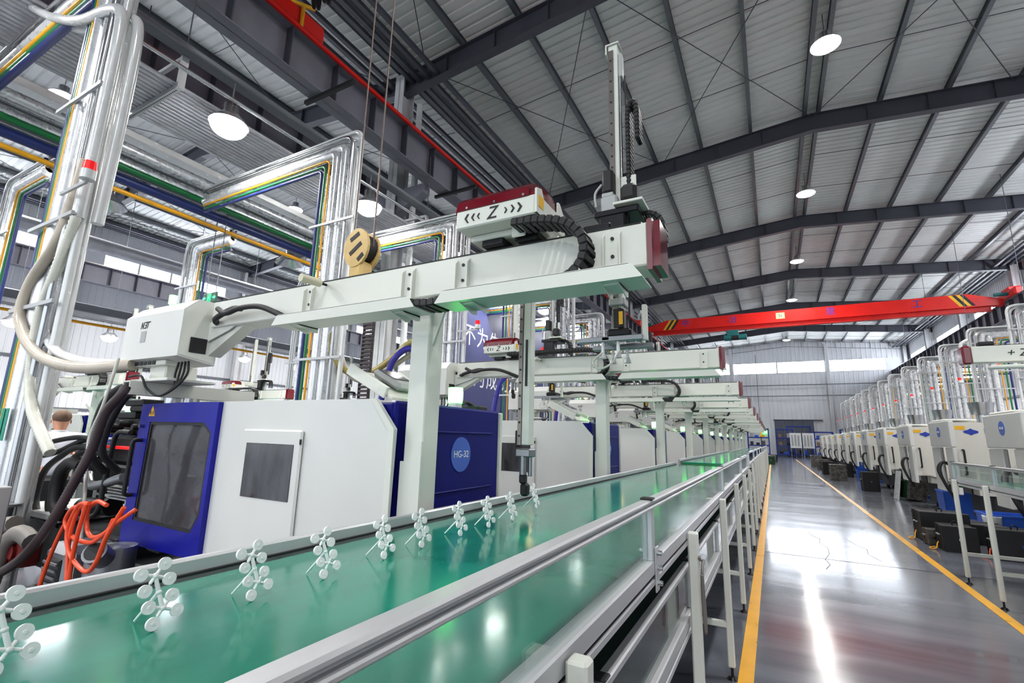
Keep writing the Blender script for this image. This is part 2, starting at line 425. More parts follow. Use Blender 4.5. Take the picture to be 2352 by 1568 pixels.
# far wall with windows
WZ0, WZ1 = 9.55, 10.88
fw = M(); ribbed_wall(fw, 'y', Y1-.05, XL, XR, 0, WZ0, .45, -.04); ribbed_wall(fw, 'y', Y1-.05, XL, XR, WZ1, 13.7, .45, -.04)
wf = struct(fw.obj('wall_far', K['wall']), 'pale ribbed far gable wall')
wins = [(-8.5, -4.1), (-3.7, 1.0), (1.05, 5.85), (6.25, 11.45), (-29, -24.5), (-24.3, -20), (-19.8, -15.5), (-15.3, -11)]
edges = [XL]+[t for p in sorted(wins) for t in p]+[XR]
for a, b in zip(edges[::2], edges[1::2]): M().box(a, b, Y1-.08, Y1, WZ0, WZ1).obj('wall_panel', K['wall'], wf)
for i, (a, b) in enumerate(wins):
    r = sroot('window_%d' % (i+1), 'bright strip window high in the far wall, %s' % ('main bay' if a > -9 else 'left bay'))
    M().ring([(a,WZ0),(b,WZ0),(b,WZ1),(a,WZ1)], [(a+.05,WZ0+.05),(b-.05,WZ0+.05),(b-.05,WZ1-.05),(a+.05,WZ1-.05)], 'y', Y1-.1, Y1-.02).obj('window_frame', K['column'], r)
    n = 3
    for k in range(n):
        u0 = a+.05+(b-a-.1)*k/n; u1 = a+.05+(b-a-.1)*(k+1)/n
        M().box(u0+.01, u1-.01, Y1-.06, Y1-.04, WZ0+.05, WZ1-.05).obj('pane', K['sky'], r)
for x in (-20.4, -9.3, -3.9, 6.04, 13.1):
    M().ibeam('z', 0, 12.7, x, Y1-.32, .3, .4).obj('gable_column', K['column'], wf)
for z in (6.77, 8.03): M().box(XL, XR, Y1-.62, Y1-.56, z, z+.10).obj('rail_beam', K['purlin'], wf)
for i in range(24):
    x = -8.6+i*.95; M().box(x-.02, x+.02, Y1-.61, Y1-.57, 6.8, 8.1).obj('rail_post', K['column'], wf)
for i, (a, b) in enumerate(((.3, 4.2), (7.47, 11.44), (-27, -23))):
    r = sroot('door_%d' % (i+1), 'dark sliding gate in the far wall, %s' % ('behind the blue racks', 'behind the right machines', 'in the left bay')[i])
    n = 4
    for k in range(n):
        u0 = a+(b-a)*k/n; u1 = a+(b-a)*(k+1)/n
        M().cbox(u0+.02, u1-.02, Y1-.22, Y1-.12, .02, 4.04, .02).obj('gate_leaf', mat('gate_dark%d%d' % (i, k), (78,84,98), .5), r)
    M().box(a-.1, b+.9, Y1-.27, Y1-.09, 4.04, 4.14).obj('track', K['beam'], r)
# side walls
for nm, x, s, lab in (('wall_left', XL, 1, 'pale ribbed wall along the left bay'), ('wall_right', XR, -1, 'pale ribbed wall behind the right runway')):
    m = M(); ribbed_wall(m, 'x', x, Y0, Y1, 0, 9.9, .3, .03*s); ribbed_wall(m, 'x', x, Y0, Y1, 10.95, 12.9, .3, .03*s)
    r = struct(m.obj(nm, K['wall']), lab)
    for y in FR[1:-1]: M().ibeam('z', 0, 12.2, x+s*.45, y, .35, .45).obj('wall_column', K['column'], r)
    for y in FR: M().box(x-.02, x+.1, y-1.2, y+1.2, 9.9, 10.95).obj('wall_panel', K['wall'], r)
    for z in (2.2, 4.6, 7.0): M().box(x+s*.02, x+s*.10, Y0, Y1, z, z+.12).obj('wall_girt', K['purlin'], r)
n = 9
for side, x, s in (('left', XL, 1), ('right', XR, -1)):
    for k, (a, b) in enumerate(zip(FR, FR[1:])):
        if side == 'right' and k < 4: continue
        r = sroot('window_%d' % n, 'bright clerestory window in the %s wall, %s bay' % (side, ORD[k])); n += 1
        for q in range(4):
            u0 = a+1.2+(b-a-2.4)*q/4; u1 = a+1.2+(b-a-2.4)*(q+1)/4
            M().ring([(u0,9.9),(u1,9.9),(u1,10.95),(u0,10.95)], [(u0+.05,9.95),(u1-.05,9.95),(u1-.05,10.9),(u0+.05,10.9)], 'x', x+s*.02, x+s*.09).obj('window_frame', K['column'], r)
            M().box(x+s*.03, x+s*.05, u0+.05, u1-.05, 9.95, 10.9).obj('pane', K['sky'], r)
# free columns between the two bays
for k, y in enumerate(FR[1:-1]):
    r = struct(thing('steel_column', 'pale steel column between the two bays, %s from the camera end' % ORD[k], 'column', (XV, y, 0)))
    M().ibeam('z', 0, 12.3, XV, y, .34, .5, .02, .015).obj('shaft', K['column'], r)
    M().prism([(-8.2,8.45),(-9.2,8.45),(-9.2,7.7),(-8.2,8.2)], 'y', y-.15, y+.15).prism([(-10.4,8.45),(-9.4,8.45),(-9.4,7.7),(-10.4,8.2)], 'y', y-.15, y+.15).obj('crane_bracket', K['beam2'], r)
    M().tube([(-8.75, y+.1, 0), (-8.75, y+.1, 11.3)], .09, 12).obj('downpipe', K['pvc'], r)
# crane runway girders
def runway(x, z1, dep, lab, nm='crane_runway', mats='beam2', rail=None, face=1):
    r = struct(thing(nm, lab, 'runway girder', (x, 0, z1)))
    M().ibeam('y', Y0, Y1, x, z1-dep/2, .42, dep, .025, .014).obj('girder', K[mats], r)
    y = Y0+.4
    while y < Y1:
        M().box(x-.20, x+.20, y-.012, y+.012, z1-dep+.02, z1-.02).obj('stiffener', K['beam'], r); y += 1.14
    M().box(x-.035, x+.035, Y0, Y1, z1, z1+.09).obj('crane_rail', K['rail'], r)
    if rail: M().box(x+face*.22, x+face*.28, Y0, Y1, z1-.06, z1+.02).obj('conductor_bar', K[rail], r)
    return r
runway(-8.0, 9.42, .97, 'dark crane runway girder with a red conductor bar above the left machines', rail='redc', face=1)
runway(-10.6, 9.42, .97, 'dark crane runway girder of the left bay beside the free columns')
runway(12.0, 9.45, .95, 'dark crane runway girder along the right wall')
runway(-29.5, 9.42, .95, 'grey crane runway girder along the far left wall')
for k in range(4):
    y = 5.75+k*4.55
    one(M().box(-8.35, -6.9, y-.04, y+.04, 8.37, 8.45), 'bus_bar_bracket', K['black'], 'black arm fixed under the runway girder, %s from the camera' % ORD[k], 'bracket')

# ================================================================ LAMPS
def area(parent, loc, size, power, colr=(1,.98,.95), spread=160):
    l = bpy.data.lights.new('lamp_light', 'AREA'); l.shape = 'DISK'; l.size = size; l.energy = power; l.color = colr; l.spread = math.radians(spread)
    o = bpy.data.objects.new('lamp_light', l); col.objects.link(o); o.parent = parent; o.location = loc; return o
def highbay(x, y, z, rad, label, power, group, top, lit=True, dome=False):
    r = thing('high_bay_lamp', label, 'lamp', (x, y, z), group)
    M().lathe([(rad*1.02, 0), (rad*1.0, .03), (rad*.55, .17), (rad*.42, .2), (rad*.40, .36), (.001, .37)], (x, y, z), 'z', 24).obj('reflector', K['refl'], r)
    dm = .75 if dome else .2
    M().lathe([(rad*.96, .012)]+[(max(.001, rad*.96*math.cos(t*math.pi/12)), -rad*dm*math.sin(t*math.pi/12)) for t in range(1, 7)], (x, y, z), 'z', 24).obj('lens', K['lens'] if lit else K['pvc'], r)
    M().tube([(x, y, z+.36), (x, y, top)], .012, 6).obj('hanger_rod', K['purlin'], r)
    if power: area(r, (0, 0, -rad*dm-.02), rad*1.8, power)
    return r
for k in range(-3, 6):
    y = 13.9+9.1*k - (1.6 if k == 5 else 0)  # farthest ridge lamp is an added one, set forward to brighten the far wall
    highbay(2.05, y, 12.3, .36, 'round lit lamp under the main roof ridge, %s' % ('behind the camera, %s' % ORD[-k-1] if k < 0 else ORD[k]+' from the camera'), LAMP_MAIN*(.5 if k == 5 else 1), 'ridge lamps', 13.3)
for k in range(-3, 12):
    y = 3.9+3.17*k
    highbay(-7.6, y, 6.45, .29, 'round lit lamp hanging over the left machines, %s' % ('behind the camera, %s' % ORD[-k-1] if k < 0 else ORD[k]+' along the row'), LAMP_SIDE*(1.0 if k < 3 else .45), 'lamps over the left machine row', 7.26, dome=True)
for k in range(-2, 5):
    y = 14.2+9.1*k
    highbay(-20.4, y, 12.4, .36, 'round lit lamp under the left bay roof ridge, %s from the camera end' % ORD[k+2], LAMP_MAIN*3.6, 'ridge lamps of the left bay', 13.5)
for k in range(-2, 12):
    y = 6.34+3.05*k
    highbay(-25.0, y, 5.25, .30, 'round lit lamp low in the left bay, %s along the row' % ORD[k+2], LAMP_SIDE*1.7, 'low lamps of the left bay', 13.19, dome=True)
for k in range(0, 7):
    y = 7.0+6.3*k
    highbay(9.3, y, 6.2, .30, 'round lit lamp over the right machines, %s along the row' % ORD[k], LAMP_SIDE*2.4, 'lamps over the right machines', 12.94)
# dark bell reflectors on the left
for k, (x, y, z) in enumerate(((-10.967, 3.64, 5.64), (-10.967, 7.66, 5.82))):
    r = thing('bell_lamp', 'spun metal bell lamp hanging beside the yellow pipe, %s one' % ('nearer', 'farther')[k], 'lamp', (x, y, z))
    M().lathe([(.36, 0), (.33, .05), (.14, .24), (.12, .26), (.12, .4), (.001, .41)], (x, y, z), 'z', 24).obj('bell', K['refl'], r)
    M().tube([(x, y, z+.4), (x, y, 6.78)], .012, 6).obj('hanger_rod', K['purlin'], r)
# ================================================================ CRANES
def crane(yc, lab, text_on=True, hoist_x=None, half=1.25):
    r = thing('overhead_crane', lab, 'crane', (2, yc, 9.5))
    z0, z1 = 8.95, 10.0
    pr = [(-7.7, 9.55), (-6.2, z1), (10.2, z1), (11.7, 9.55), (11.7, 9.2), (11.2, z0+.28), (-7.2, z0+.28), (-7.7, 9.2)]
    M().prism(pr, 'y', yc-.22, yc+.22).obj('box_girder', K['redc'], r)
    M().box(-7.2, 11.2, yc-.03, yc+.03, z0+.05, z0+.28).box(-7.2, 11.2, yc-.17, yc+.17, z0, z0+.05).obj('lower_flange', K['redc'], r)
    for x in (-8.0, 12.0):
        M().cbox(x-.18, x+.18, yc-half, yc+half, 9.5, 9.98, .08).cbox(x-.15, x+.15, yc-.5, yc+.5, 9.98, 10.15, .03).obj('end_truck', K['redc'], r)
        for yy in (yc-half+.25, yc+half-.25): M().cyl((x-.05, yy, 9.6), (x+.05, yy, 9.6), .12, n=16).obj('wheel', K['rail'], r)
        s = 1 if x < 0 else -1
        M().cyl((x+s*.2, yc-.45, 9.75), (x+s*.75, yc-.45, 9.75), .1, n=12).obj('travel_motor', K['tealh' if text_on else 'redc'], r)
    if text_on:
        for x, ch in zip((-4.9, -1.85, 3.75, 8.0), '中冶重工'):
            text(ch, .55, r, K['bluet'], 'painted_character', (x, yc-.223, 9.64), (1,0,0), (0,0,1))
        s = M().box(.75, 1.25, yc-.228, yc-.22, 9.45, 9.85).obj('load_sign', mat('sign_yellow', (222,226,150), .5), r)
        text('5t', .3, r, K['bluet'], 'sign_text', (1.0, yc-.23, 9.65), (1,0,0), (0,0,1))
        for xb in (-6.0, 9.4):
            for j in range(2):
                for q, kk in ((0, 'yel'), (1, 'black')):
                    x = xb+j*.34+q*.17; sg = -1 if xb < 0 else 1
                    M().prism([(x, 9.98), (x+.17, 9.98), (x+.17+sg*.45, 9.3), (x+sg*.45, 9.3)], 'y', yc-.226, yc-.22).obj('warning_stripe', K[kk], r)
    if hoist_x is not None:
        h = hoist_x
        M().box(h-.35, h+.35, yc-.2, yc+.2, 8.55, 8.95).cyl((h-.55, yc, 8.45), (h-.1, yc, 8.45), .22, n=16).obj('hoist_trolley', K['tealh'], r)
        M().cyl((h-.1, yc, 8.45), (h+.35, yc, 8.45), .2, n=16).obj('rope_drum', K['black'], r)
        M().cyl((h+.35, yc, 8.45), (h+.85, yc, 8.45), .2, n=16).obj('hoist_motor', K['tealh'], r)
    return r
crane(35.0, 'red overhead crane girder with warning stripes spanning the aisle', True, -1.9)
nr = crane(3.55, 'red overhead crane above the nearest robot, only its end truck in view', False, -3.85, 2.12)
# yellow bumper and cable festoon at the near end truck
M().tube([(-7.78, 5.05, 9.45), (-7.78, 5.05, 10.0)], .04, 8).tube([(-7.85, 4.8, 9.9), (-7.7, 5.25, 10.02)], .04, 8).obj('bumper_arm', K['yel'], nr)
for k in range(5):
    x = -7.5+.15*k; M().tube(spl([(x, 5.0, 10.6), (x+.02, 5.02, 10.0-.08*(k % 2)), (x+.06, 5.05, 9.75-.1*(k % 2)), (x+.10, 5.03, 10.0), (x+.11, 5.0, 10.6)]), .03, 6).obj('festoon_cable', K['rubber'], nr)
# hook block on its ropes
hx, hy, hz = -3.85, 3.55, 3.14
r = thing('crane_hook', 'pale yellow crane hook block with black slots hanging on wire ropes', 'hook', (hx, hy, hz))
def disc_pts(cx, cz, rx, rz, n=20): return [(cx+rx*math.cos(2*math.pi*i/n), cz+rz*math.sin(2*math.pi*i/n)) for i in range(n)]
for s in (-1, 1): M().prism(disc_pts(hx, hz+.40, .22, .27), 'y', hy+s*.10-.02, hy+s*.10+.02).obj('cheek_plate', K['hookm'], r)
M().cyl((hx, hy-.08, hz+.42), (hx, hy+.08, hz+.42), .2, n=20).obj('sheave', K['rubber'], r)
M().cbox(hx-.12, hx+.12, hy-.11, hy+.11, hz-.02, hz+.22, .03).obj('crosshead', K['hookm'], r)
for i, (dx, dz, l, a) in enumerate(((-.03, .55, .17, .5), (.0, .38, .24, .6), (.1, .25, .12, .7))):
    mt = Matrix.Translation((hx+dx, hy-.122, hz+dz)) @ Matrix.Rotation(-a, 4, 'Y')
    M().box(-l/2, l/2, -.004, .004, -.03, .03, mt).obj('slot', K['black'], r)
M().tube(spl([(hx+.03, hy, hz), (hx+.03, hy, hz-.10), (hx+.10, hy, hz-.18), (hx+.06, hy, hz-.32), (hx-.05, hy, hz-.33), (hx-.12, hy, hz-.24)]), [.045]*6+[.05]*12+[.045]*6+[.035]*6+[.02], 10).obj('hook', K['blackm'], r)
r.scale = (.82, .82, .82)
for s in (-1, 1): M().tube([(hx+s*.19, hy, hz+.42), (hx+s*.19, hy, hz+(8.4-hz)/.82)], .011, 6).obj('wire_rope', mat('wire_rope%d' % s, (120,105,98), .5, .6), r)

# ================================================================ PIPE RACKS along the left of the main bay
def rack(x0, x1, z, n, rad, lab, mt='conduit', ys=None):
    r = thing('conduit_rack', lab, 'pipe rack', ((x0+x1)/2, 0, z))
    for i in range(n):
        x = x0+(x1-x0)*(i+.5)/n; M().tube([(x, -8, z), (x, 58, z)], rad, 8).obj('conduit', K[mt], r)
    y = -2.9
    while y < 50:
        M().box(x0-.08, x1+.08, y-.035, y+.035, z-rad-.07, z-rad).box(x0-.08, x1+.08, y-.03, y+.03, z+.42, z+.48).box(x1+.04, x1+.1, y-.05, y+.05, z-rad-.08, z+.55).obj('strut_channel', K['strut'], r)
        hm = M()
        for i in range(int((x1-x0)/.05)): hm.box(x0+i*.05, x0+i*.05+.025, y-.012, y+.012, z-rad-.0715, z-rad-.069)
        hm.obj('strut_slots', K['black'], r)['kind'] = 'stuff'
        for x in (x0-.04, x1+.07): M().tube([(x, y, z+.5), (x, y, 9.0)], .01, 5).obj('hanger_rod', K['purlin'], r)
        y += 6.1
    return r
rack(-9.35, -7.85, 6.8, 14, .034, 'rack of fourteen parallel steel conduits on perforated struts, high on the left')
rack(-11.7, -10.5, 6.75, 9, .04, 'darker rack of nine parallel conduits behind the yellow pipe', 'purlin')
one(M().tube([(-7.45, -8, 6.82), (-7.45, 58, 6.82)], .035, 8), 'steel_pipe', K['steel'], 'single bright steel pipe running just right of the conduit rack', 'pipe')
one(M().cbox(-10.35, -10.0, -8, 58, 6.7, 6.85, .02), 'cable_tray', K['pvc'], 'pale closed cable tray between the two conduit racks', 'cable tray')
one(M().cbox(-7.8, -7.55, -8, 58, 7.25, 7.35, .02), 'cable_tray', K['purlin'], 'grey cable tray above the single steel pipe', 'cable tray')
for x, z, rad, k, lab in ((-9.98, 5.62, .042, 'ypipe', 'yellow main gas pipe running along the left aisle'), (-9.88, 5.80, .09, 'bpipe', 'dark blue main pipe running along the left aisle'),
                          (-9.74, 5.97, .055, 'gpipe', 'green main pipe running along the left aisle'), (-10.0, 6.15, .11, 'foil', 'lower foil lagged main running along the left aisle'),
                          (-9.76, 6.33, .11, 'foil', 'upper foil lagged main running along the left aisle'), (-10.3, 6.3, .10, 'pvc', 'pale main duct running along the left aisle')):
    one(M().tube([(x, -8, z), (x, 58, z)], rad, 12), 'main_pipe', K[k], lab, 'pipe')
one(M().tube([(-17.3, -8, 6.75), (-17.3, 60, 6.75)], .22, 16), 'air_duct', K['conduit'], 'thick grey round duct crossing the left bay in front of the windows', 'duct')
one(M().tube([(-21, -8, 5.0), (-21, 60, 5.0)], .05, 8), 'main_pipe', K['ypipe'], 'thin yellow pipe far back in the left bay', 'pipe')
one(M().cbox(-21.3, -20.5, -8, 60, 5.3, 5.6, .03), 'cable_tray', K['purlin'], 'grey tray above the thin yellow pipe in the left bay', 'cable tray')

# vertical bundles feeding each machine
def bundle(x, y, lab, group, s=1, zt=5.85, zb=1.0, ext=3.7, beacon=True, big=1.0, cs=1.0):
    """pipes drop from a horizontal run; s=+1 run goes to -X"""
    r = thing('pipe_bundle', lab, 'pipe bundle', (x, y, zb), group)
    spec = [('foil', .075, 0, .0), ('foil', .075, .03, .15), ('pvc', .05, .10, .28), ('steel', .03, -.05, .37), ('pvc', .028, .06, .43), ('pvc', .035, .0, .51), ('ypipe', .017, -.02, -.15), ('gpipe', .02, 0, -.26), ('bpipe', .026, .02, -.36)]
    for k, rad, dy, dx, in spec:
        xx = x+s*dx; yy = y+dy; zz = zt+dx*.55
        zlow = zb if k in ('foil', 'pvc', 'steel') else zb-.3
        p = elbow([(x-s*ext, yy, zz), (xx, yy, zz), (xx, yy, zlow)], .22 if dx > .2 else .1, 6)
        M().tube(p, rad*(cs if k in ('ypipe', 'gpipe', 'bpipe') else big), 10).obj('pipe', K[k], r)
    for z in (4.6, 3.3, 2.5):
        M().box(min(x-s*.38, x+s*.58), max(x-s*.38, x+s*.58), y-.10, y-.075, z, z+.035).obj('clamp_bar', K['strut'], r)
    if beacon:
        bx = x+s*.9
        M().box(min(x+s*.4, bx), max(x+s*.4, bx), y-.15, y-.13, 3.49, 3.52).obj('beacon_bracket', K['strut'], r)
        b = M().cyl((bx, y-.14, 3.52), (bx, y-.14, 3.60), .055, n=14).obj('beacon_base', K['pvc'], r)
        M().cyl((bx, y-.14, 3.60), (bx, y-.14, 3.68), .05, .045, n=14).obj('beacon_lens', K['red_l'], r)
    return r
b1 = bundle(-5.82, 1.63, 'nearest thick bundle of lagged pipes with blue and green lines, at the left edge', 'pipe bundles of the left row', zt=6.3, zb=.02, beacon=True, cs=1.8)
for k in range(1, 12):
    bundle(-5.80, 1.63+3.04*k, 'pipe bundle dropping to the left machines, %s after the nearest' % ORD[k-1], 'pipe bundles of the left row', zb=.32)
for k in range(8):
    bundle(-11.3, 2.55+3.04*k, 'pipe bundle on the far side of the left mains, %s from the camera' % ORD[k], 'pipe bundles beyond the mains', s=-1, zt=5.5, zb=.32, ext=1.25, beacon=False)
for k in range(13):
    bundle(6.3, 17.2+3.04*k, 'pipe bundle dropping behind the right machines, %s from the camera' % ORD[k], 'pipe bundles of the right row', s=-1, zt=5.0, zb=.32, ext=3.4)
for j, dy in enumerate((0, .14)):
    M().tube(spl([(-5.30, 1.6+dy, 3.3), (-5.26, 1.6+dy, 4.3), (-5.23, 1.58+dy, 5.3), (-5.5, 1.57+dy, 5.56), (-6.25, 1.57+dy, 5.78), (-7.2, 1.57+dy, 6.25), (-8.4, 1.57+dy, 7.0)], 8), .05, 10).obj('curved_pipe', K['pvc'], b1)
# teal stickers on the nearest bundle's big pipe
for k in range(3):
    M().box(-5.93+.09*k, -5.87+.09*k, 1.548, 1.552, 1.35, 1.62).obj('pipe_sticker', K['teal'], b1)
# ================================================================ CONVEYORS
def conveyor(x0, x1, y0, y1, lab, leg_ys, post_ys, side=1, zb=1.10, tier=True, caps=True, joints=()):
    """belt between x0 (machine side) and x1 (aisle side, legs and glass); side=+1 when the aisle is at larger x"""
    s = side; r = thing('belt_conveyor', lab, 'conveyor', ((x0+x1)/2, (y0+y1)/2, 0))
    a, b = min(x0, x1), max(x0, x1)
    M().cbox(a+.03, b-.03, y0, y1, zb-.03, zb, .012).obj('belt', K['belt'], r)
    for yy in (y0+.03, y1-.03): M().cyl((a+.04, yy, zb-.045), (b-.04, yy, zb-.045), .04, n=12).obj('end_roller', K['gpipe'], r)
    # machine-side rail
    xm = x0
    M().cbox(min(xm-s*.03, xm), max(xm-s*.03, xm), y0, y1, zb-.09, zb+.045, .006).obj('side_rail', K['alu'], r)
    M().box(min(xm, xm+s*.012), max(xm, xm+s*.012), y0, y1, zb+.002, zb+.008).obj('rail_slot', K['black'], r)
    # aisle-side profile with grooves
    def bx(m, d0, d1, za, zc, c=.004):
        u, v = x1+s*d0, x1+s*d1; return m.cbox(min(u, v), max(u, v), y0, y1, za, zc, c)
    m = M(); bx(m, -.045, 0, zb-.055, zb-.032); bx(m, -.045, -.004, zb-.032, zb-.024); bx(m, -.045, 0, zb-.024, zb+.022); m.obj('side_profile', K['alu'], r)
    pf = M(); bx(pf, -.03, .001, zb-.0285, zb-.0265); pf.obj('profile_groove', K['black'], r)
    # guard: top rail, posts, panes
    m = M(); bx(m, -.035, 0, zb+.175, zb+.187); bx(m, -.035, -.006, zb+.187, zb+.193); bx(m, -.035, 0, zb+.193, zb+.205); m.obj('guard_rail', K['alu'], r)
    ps = sorted(set([y0+.015]+[p for p in post_ys if y0 < p < y1]+[y1-.015]))
    for p in ps:
        u, v = x1-s*.034, x1
        M().cbox(min(u, v), max(u, v), p-.018, p-.002, zb+.02, zb+.18, .003).cbox(min(u, v), max(u, v), p+.002, p+.018, zb+.02, zb+.18, .003).obj('guard_post', K['alu'], r)
        if caps: M().cbox(min(u, v)-.004, max(u, v)+.004, p-.022, p+.022, zb+.205, zb+.212, .003).obj('post_cap', K['black'], r)
    for p, q in zip(ps, ps[1:]): M().box(x1-s*.017-.002, x1-s*.017+.002, p+.018, q-.018, zb+.02, zb+.18).obj('guard_pane', K['guard'], r)
    for p in joints:
        u, v = x1, x1+s*.006; M().cbox(min(u, v), max(u, v), p-.012, p+.03, zb-.075, zb+.06, .002).obj('joint_plate', K['alu'], r)
        for z in (zb-.05, zb-.005, zb+.04): M().cyl((x1+s*.006, p+.01, z), (x1+s*.02, p+.01, z), .008, n=8).obj('bolt', K['steel'], r)
    # legs
    for y in leg_ys:
        for xl, big in ((x1+s*.025, 1), (x0-s*.055, 0)):
            M().cbox(xl-.021, xl+.021, y-.021, y+.021, .07, zb+.01 if big else zb-.09, .006).obj('leg', K['cream'], r)
            M().cyl((xl, y, .0), (xl, y, .07), .009, n=8).cyl((xl, y, 0), (xl, y, .018), .035, .02, n=12).obj('foot', K['blackm'], r)
        M().cbox(a-.03, b+.02, y-.018, y+.018, .30, .336, .004).obj('cross_bar', K['cream'], r)
    if tier:
        z2 = .79
        M().cbox(a+.03, b-.03, y0, y1, z2-.03, z2, .01).obj('lower_belt', K['beltb'], r)
        m = M(); bx(m, -.05, -.004, z2-.10, z2-.075); bx(m, -.05, -.012, z2-.075, z2-.068); bx(m, -.05, -.004, z2-.068, z2-.02); m.obj('lower_profile', K['alu'], r)
        m = M(); bx(m, -.04, -.008, z2+.15, z2+.172); m.obj('lower_guard_rail', K['alu'], r)
        u = x1-s*.024; py = [y0+.02]
        while py[-1] < y1-1.5: py.append(py[-1]+1.25)
        for p in py:
            M().cbox(u-.014, u+.014, p-.016, p+.016, z2-.02, z2+.15, .003).obj('lower_post', K['alu'], r)
            M().cbox(u-.018, u+.018, p-.02, p+.02, z2+.172, z2+.179, .003).obj('lower_post_cap', K['black'], r)
        for p, q in zip(py, py[1:]+[y1]): M().box(u-.002, u+.002, p+.016, q-.016, z2-.02, z2+.15).obj('lower_pane', K['guard'], r)
        M().box(min(x0, x0+s*.02), max(x0, x0+s*.02), y0, y1, z2-.1, z2+.17).obj('lower_back_rail', K['alud'], r)
    return r
conveyor(-1.44, -.36, -1.35, 8.45, 'near section of the green belt conveyor with aluminium guard and glass', [.9+1.4*k for k in range(-1, 6)], (1.65, 4.15, 6.65), joints=(1.66,))
conveyor(-1.44, -.36, 8.85, 19.4, 'second section of the green belt conveyor in the left row', [9.3+1.4*k for k in range(8)], (11.3, 13.8, 16.3), zb=1.13)
conveyor(-1.44, -.36, 19.7, 34.0, 'farthest section of the green belt conveyor in the left row', [20+1.6*k for k in range(9)], (22.2, 24.7, 27.2, 29.7, 32.2))
conveyor(-10.54, -9.46, -.8, 18.0, 'green belt conveyor across the left aisle behind the standing man', [.0+1.4*k for k in range(13)], (1.7, 4.2, 6.7, 9.2, 11.7, 14.2, 16.7), tier=False)
conveyor(2.93, 1.85, -2.0, 7.64, 'belt conveyor on the right side of the aisle with glass guard', [7.5, 6.56, 5.1, 3.7, 2.3, .9], (6.43, 4.0, 1.5), side=-1, zb=1.12, tier=False)
rc = [o for o in col.objects if o.get('label', '').startswith('belt conveyor on the right side')][0]
for z in (.74, .88): M().cbox(2.86, 2.90, -1.8, 7.5, z, z+.05, .004).obj('side_bar', K['hoseg'], rc)
# cord knotted round a leg
one(M().tube(spl([(-.306, 2.26, 1.02), (-.312, 2.3, 1.0), (-.30, 2.335, .99), (-.30, 2.29, .98), (-.298, 2.26, .93), (-.296, 2.275, .8), (-.298, 2.28, .72), (-.302, 2.265, .85), (-.30, 2.255, .95)], 5), .006, 6),
    'cord', K['hoseg'], 'thin grey cord knotted round a conveyor leg', 'cord')

# ================================================================ MOULDED SPRUES on the belt
def sprue_proto():
    r = thing('moulded_sprue', 'proto', 'moulded part', (0, 0, 0))
    m = M(); h0, h1 = .037, .0995; lean = -.18; OFF = ((-.026,.007), (.0165,.020), (.027,-.0105), (-.017,-.0245))
    def P(y, z, x=0): return (x+lean*(z-.0), y, z)
    # the runner plane leans over the stick
    n0, n1 = P(.009, h0), P(-.0085, h1); mid = P(.0, .068)
    m.tube([n0, mid, n1], .0042, 8).sphere(n0, .0062).sphere(n1, .0062).sphere(mid, .0055)
    ends = []
    for (ny, nz) in ((.009, h0), (-.0085, h1)):
        for dy, dz in OFF:
            m.tube([P(ny, nz), P(ny+dy*.52, nz+dz*.52)], .0034, 6); ends.append((ny+dy, nz+dz))
            m.tube([P(ny+dy*.45, nz+dz*.45), P(ny+dy*.8, nz+dz*.8)], .0016, 6)
    m.tube([mid, (-.078, -.004, .003)], [.004, .0026], 8)
    m.obj('runner', K['spr'], r)
    dm = M().cyl((-.003, 0, 0), (.003, 0, 0), .0124, n=24).cyl((.003, 0, 0), (.0042, 0, 0), .0035, .003, n=12).cyl((-.0038, 0, 0), (-.003, 0, 0), .0102, n=20).mesh('disc')
    dm.materials.append(K['spr'])
    for (y, z) in ends:
        d = bpy.data.objects.new('disc', dm); col.objects.link(d); d.parent = r; d.location = (lean*z, y, max(z, .0125)); d.rotation_euler = (0, -.18, 0); ORG[d] = (0,0,0)
    return r
sp = sprue_proto()
spots = [(.36, 0.05), (.585, .0), (.793, .03), (1.003, -.04), (1.25, .05), (1.44, 0), (1.682, .04), (1.902, -.03), (2.122, .03)]
names = ['cut off by the left edge', 'nearest whole one', 'second whole one', 'third whole one', 'fourth whole one', 'fifth whole one', 'sixth whole one', 'second nearest the gripper', 'closest to the gripper']
for (y, rz), nm in zip(spots, names):
    lab = 'white moulded runner with eight discs on the green belt, %s' % nm
    if y == .36: sp.location = (-1.112, y, 1.101); sp['label'] = lab; sp['group'] = 'moulded runners on the belt'; sp.rotation_euler = (0, 0, rz)
    else:
        c = clone(sp, lab, 0, 0, 0, rz, 'moulded runners on the belt'); c.location = (-1.112-.012*(y > 1.2), y, 1.101)
hs = clone(sp, 'white moulded runner still held in the black gripper over the belt', 0, 0, 0, .1, 'moulded runners on the belt'); hs.location = (-1.155, 2.45, 1.115)
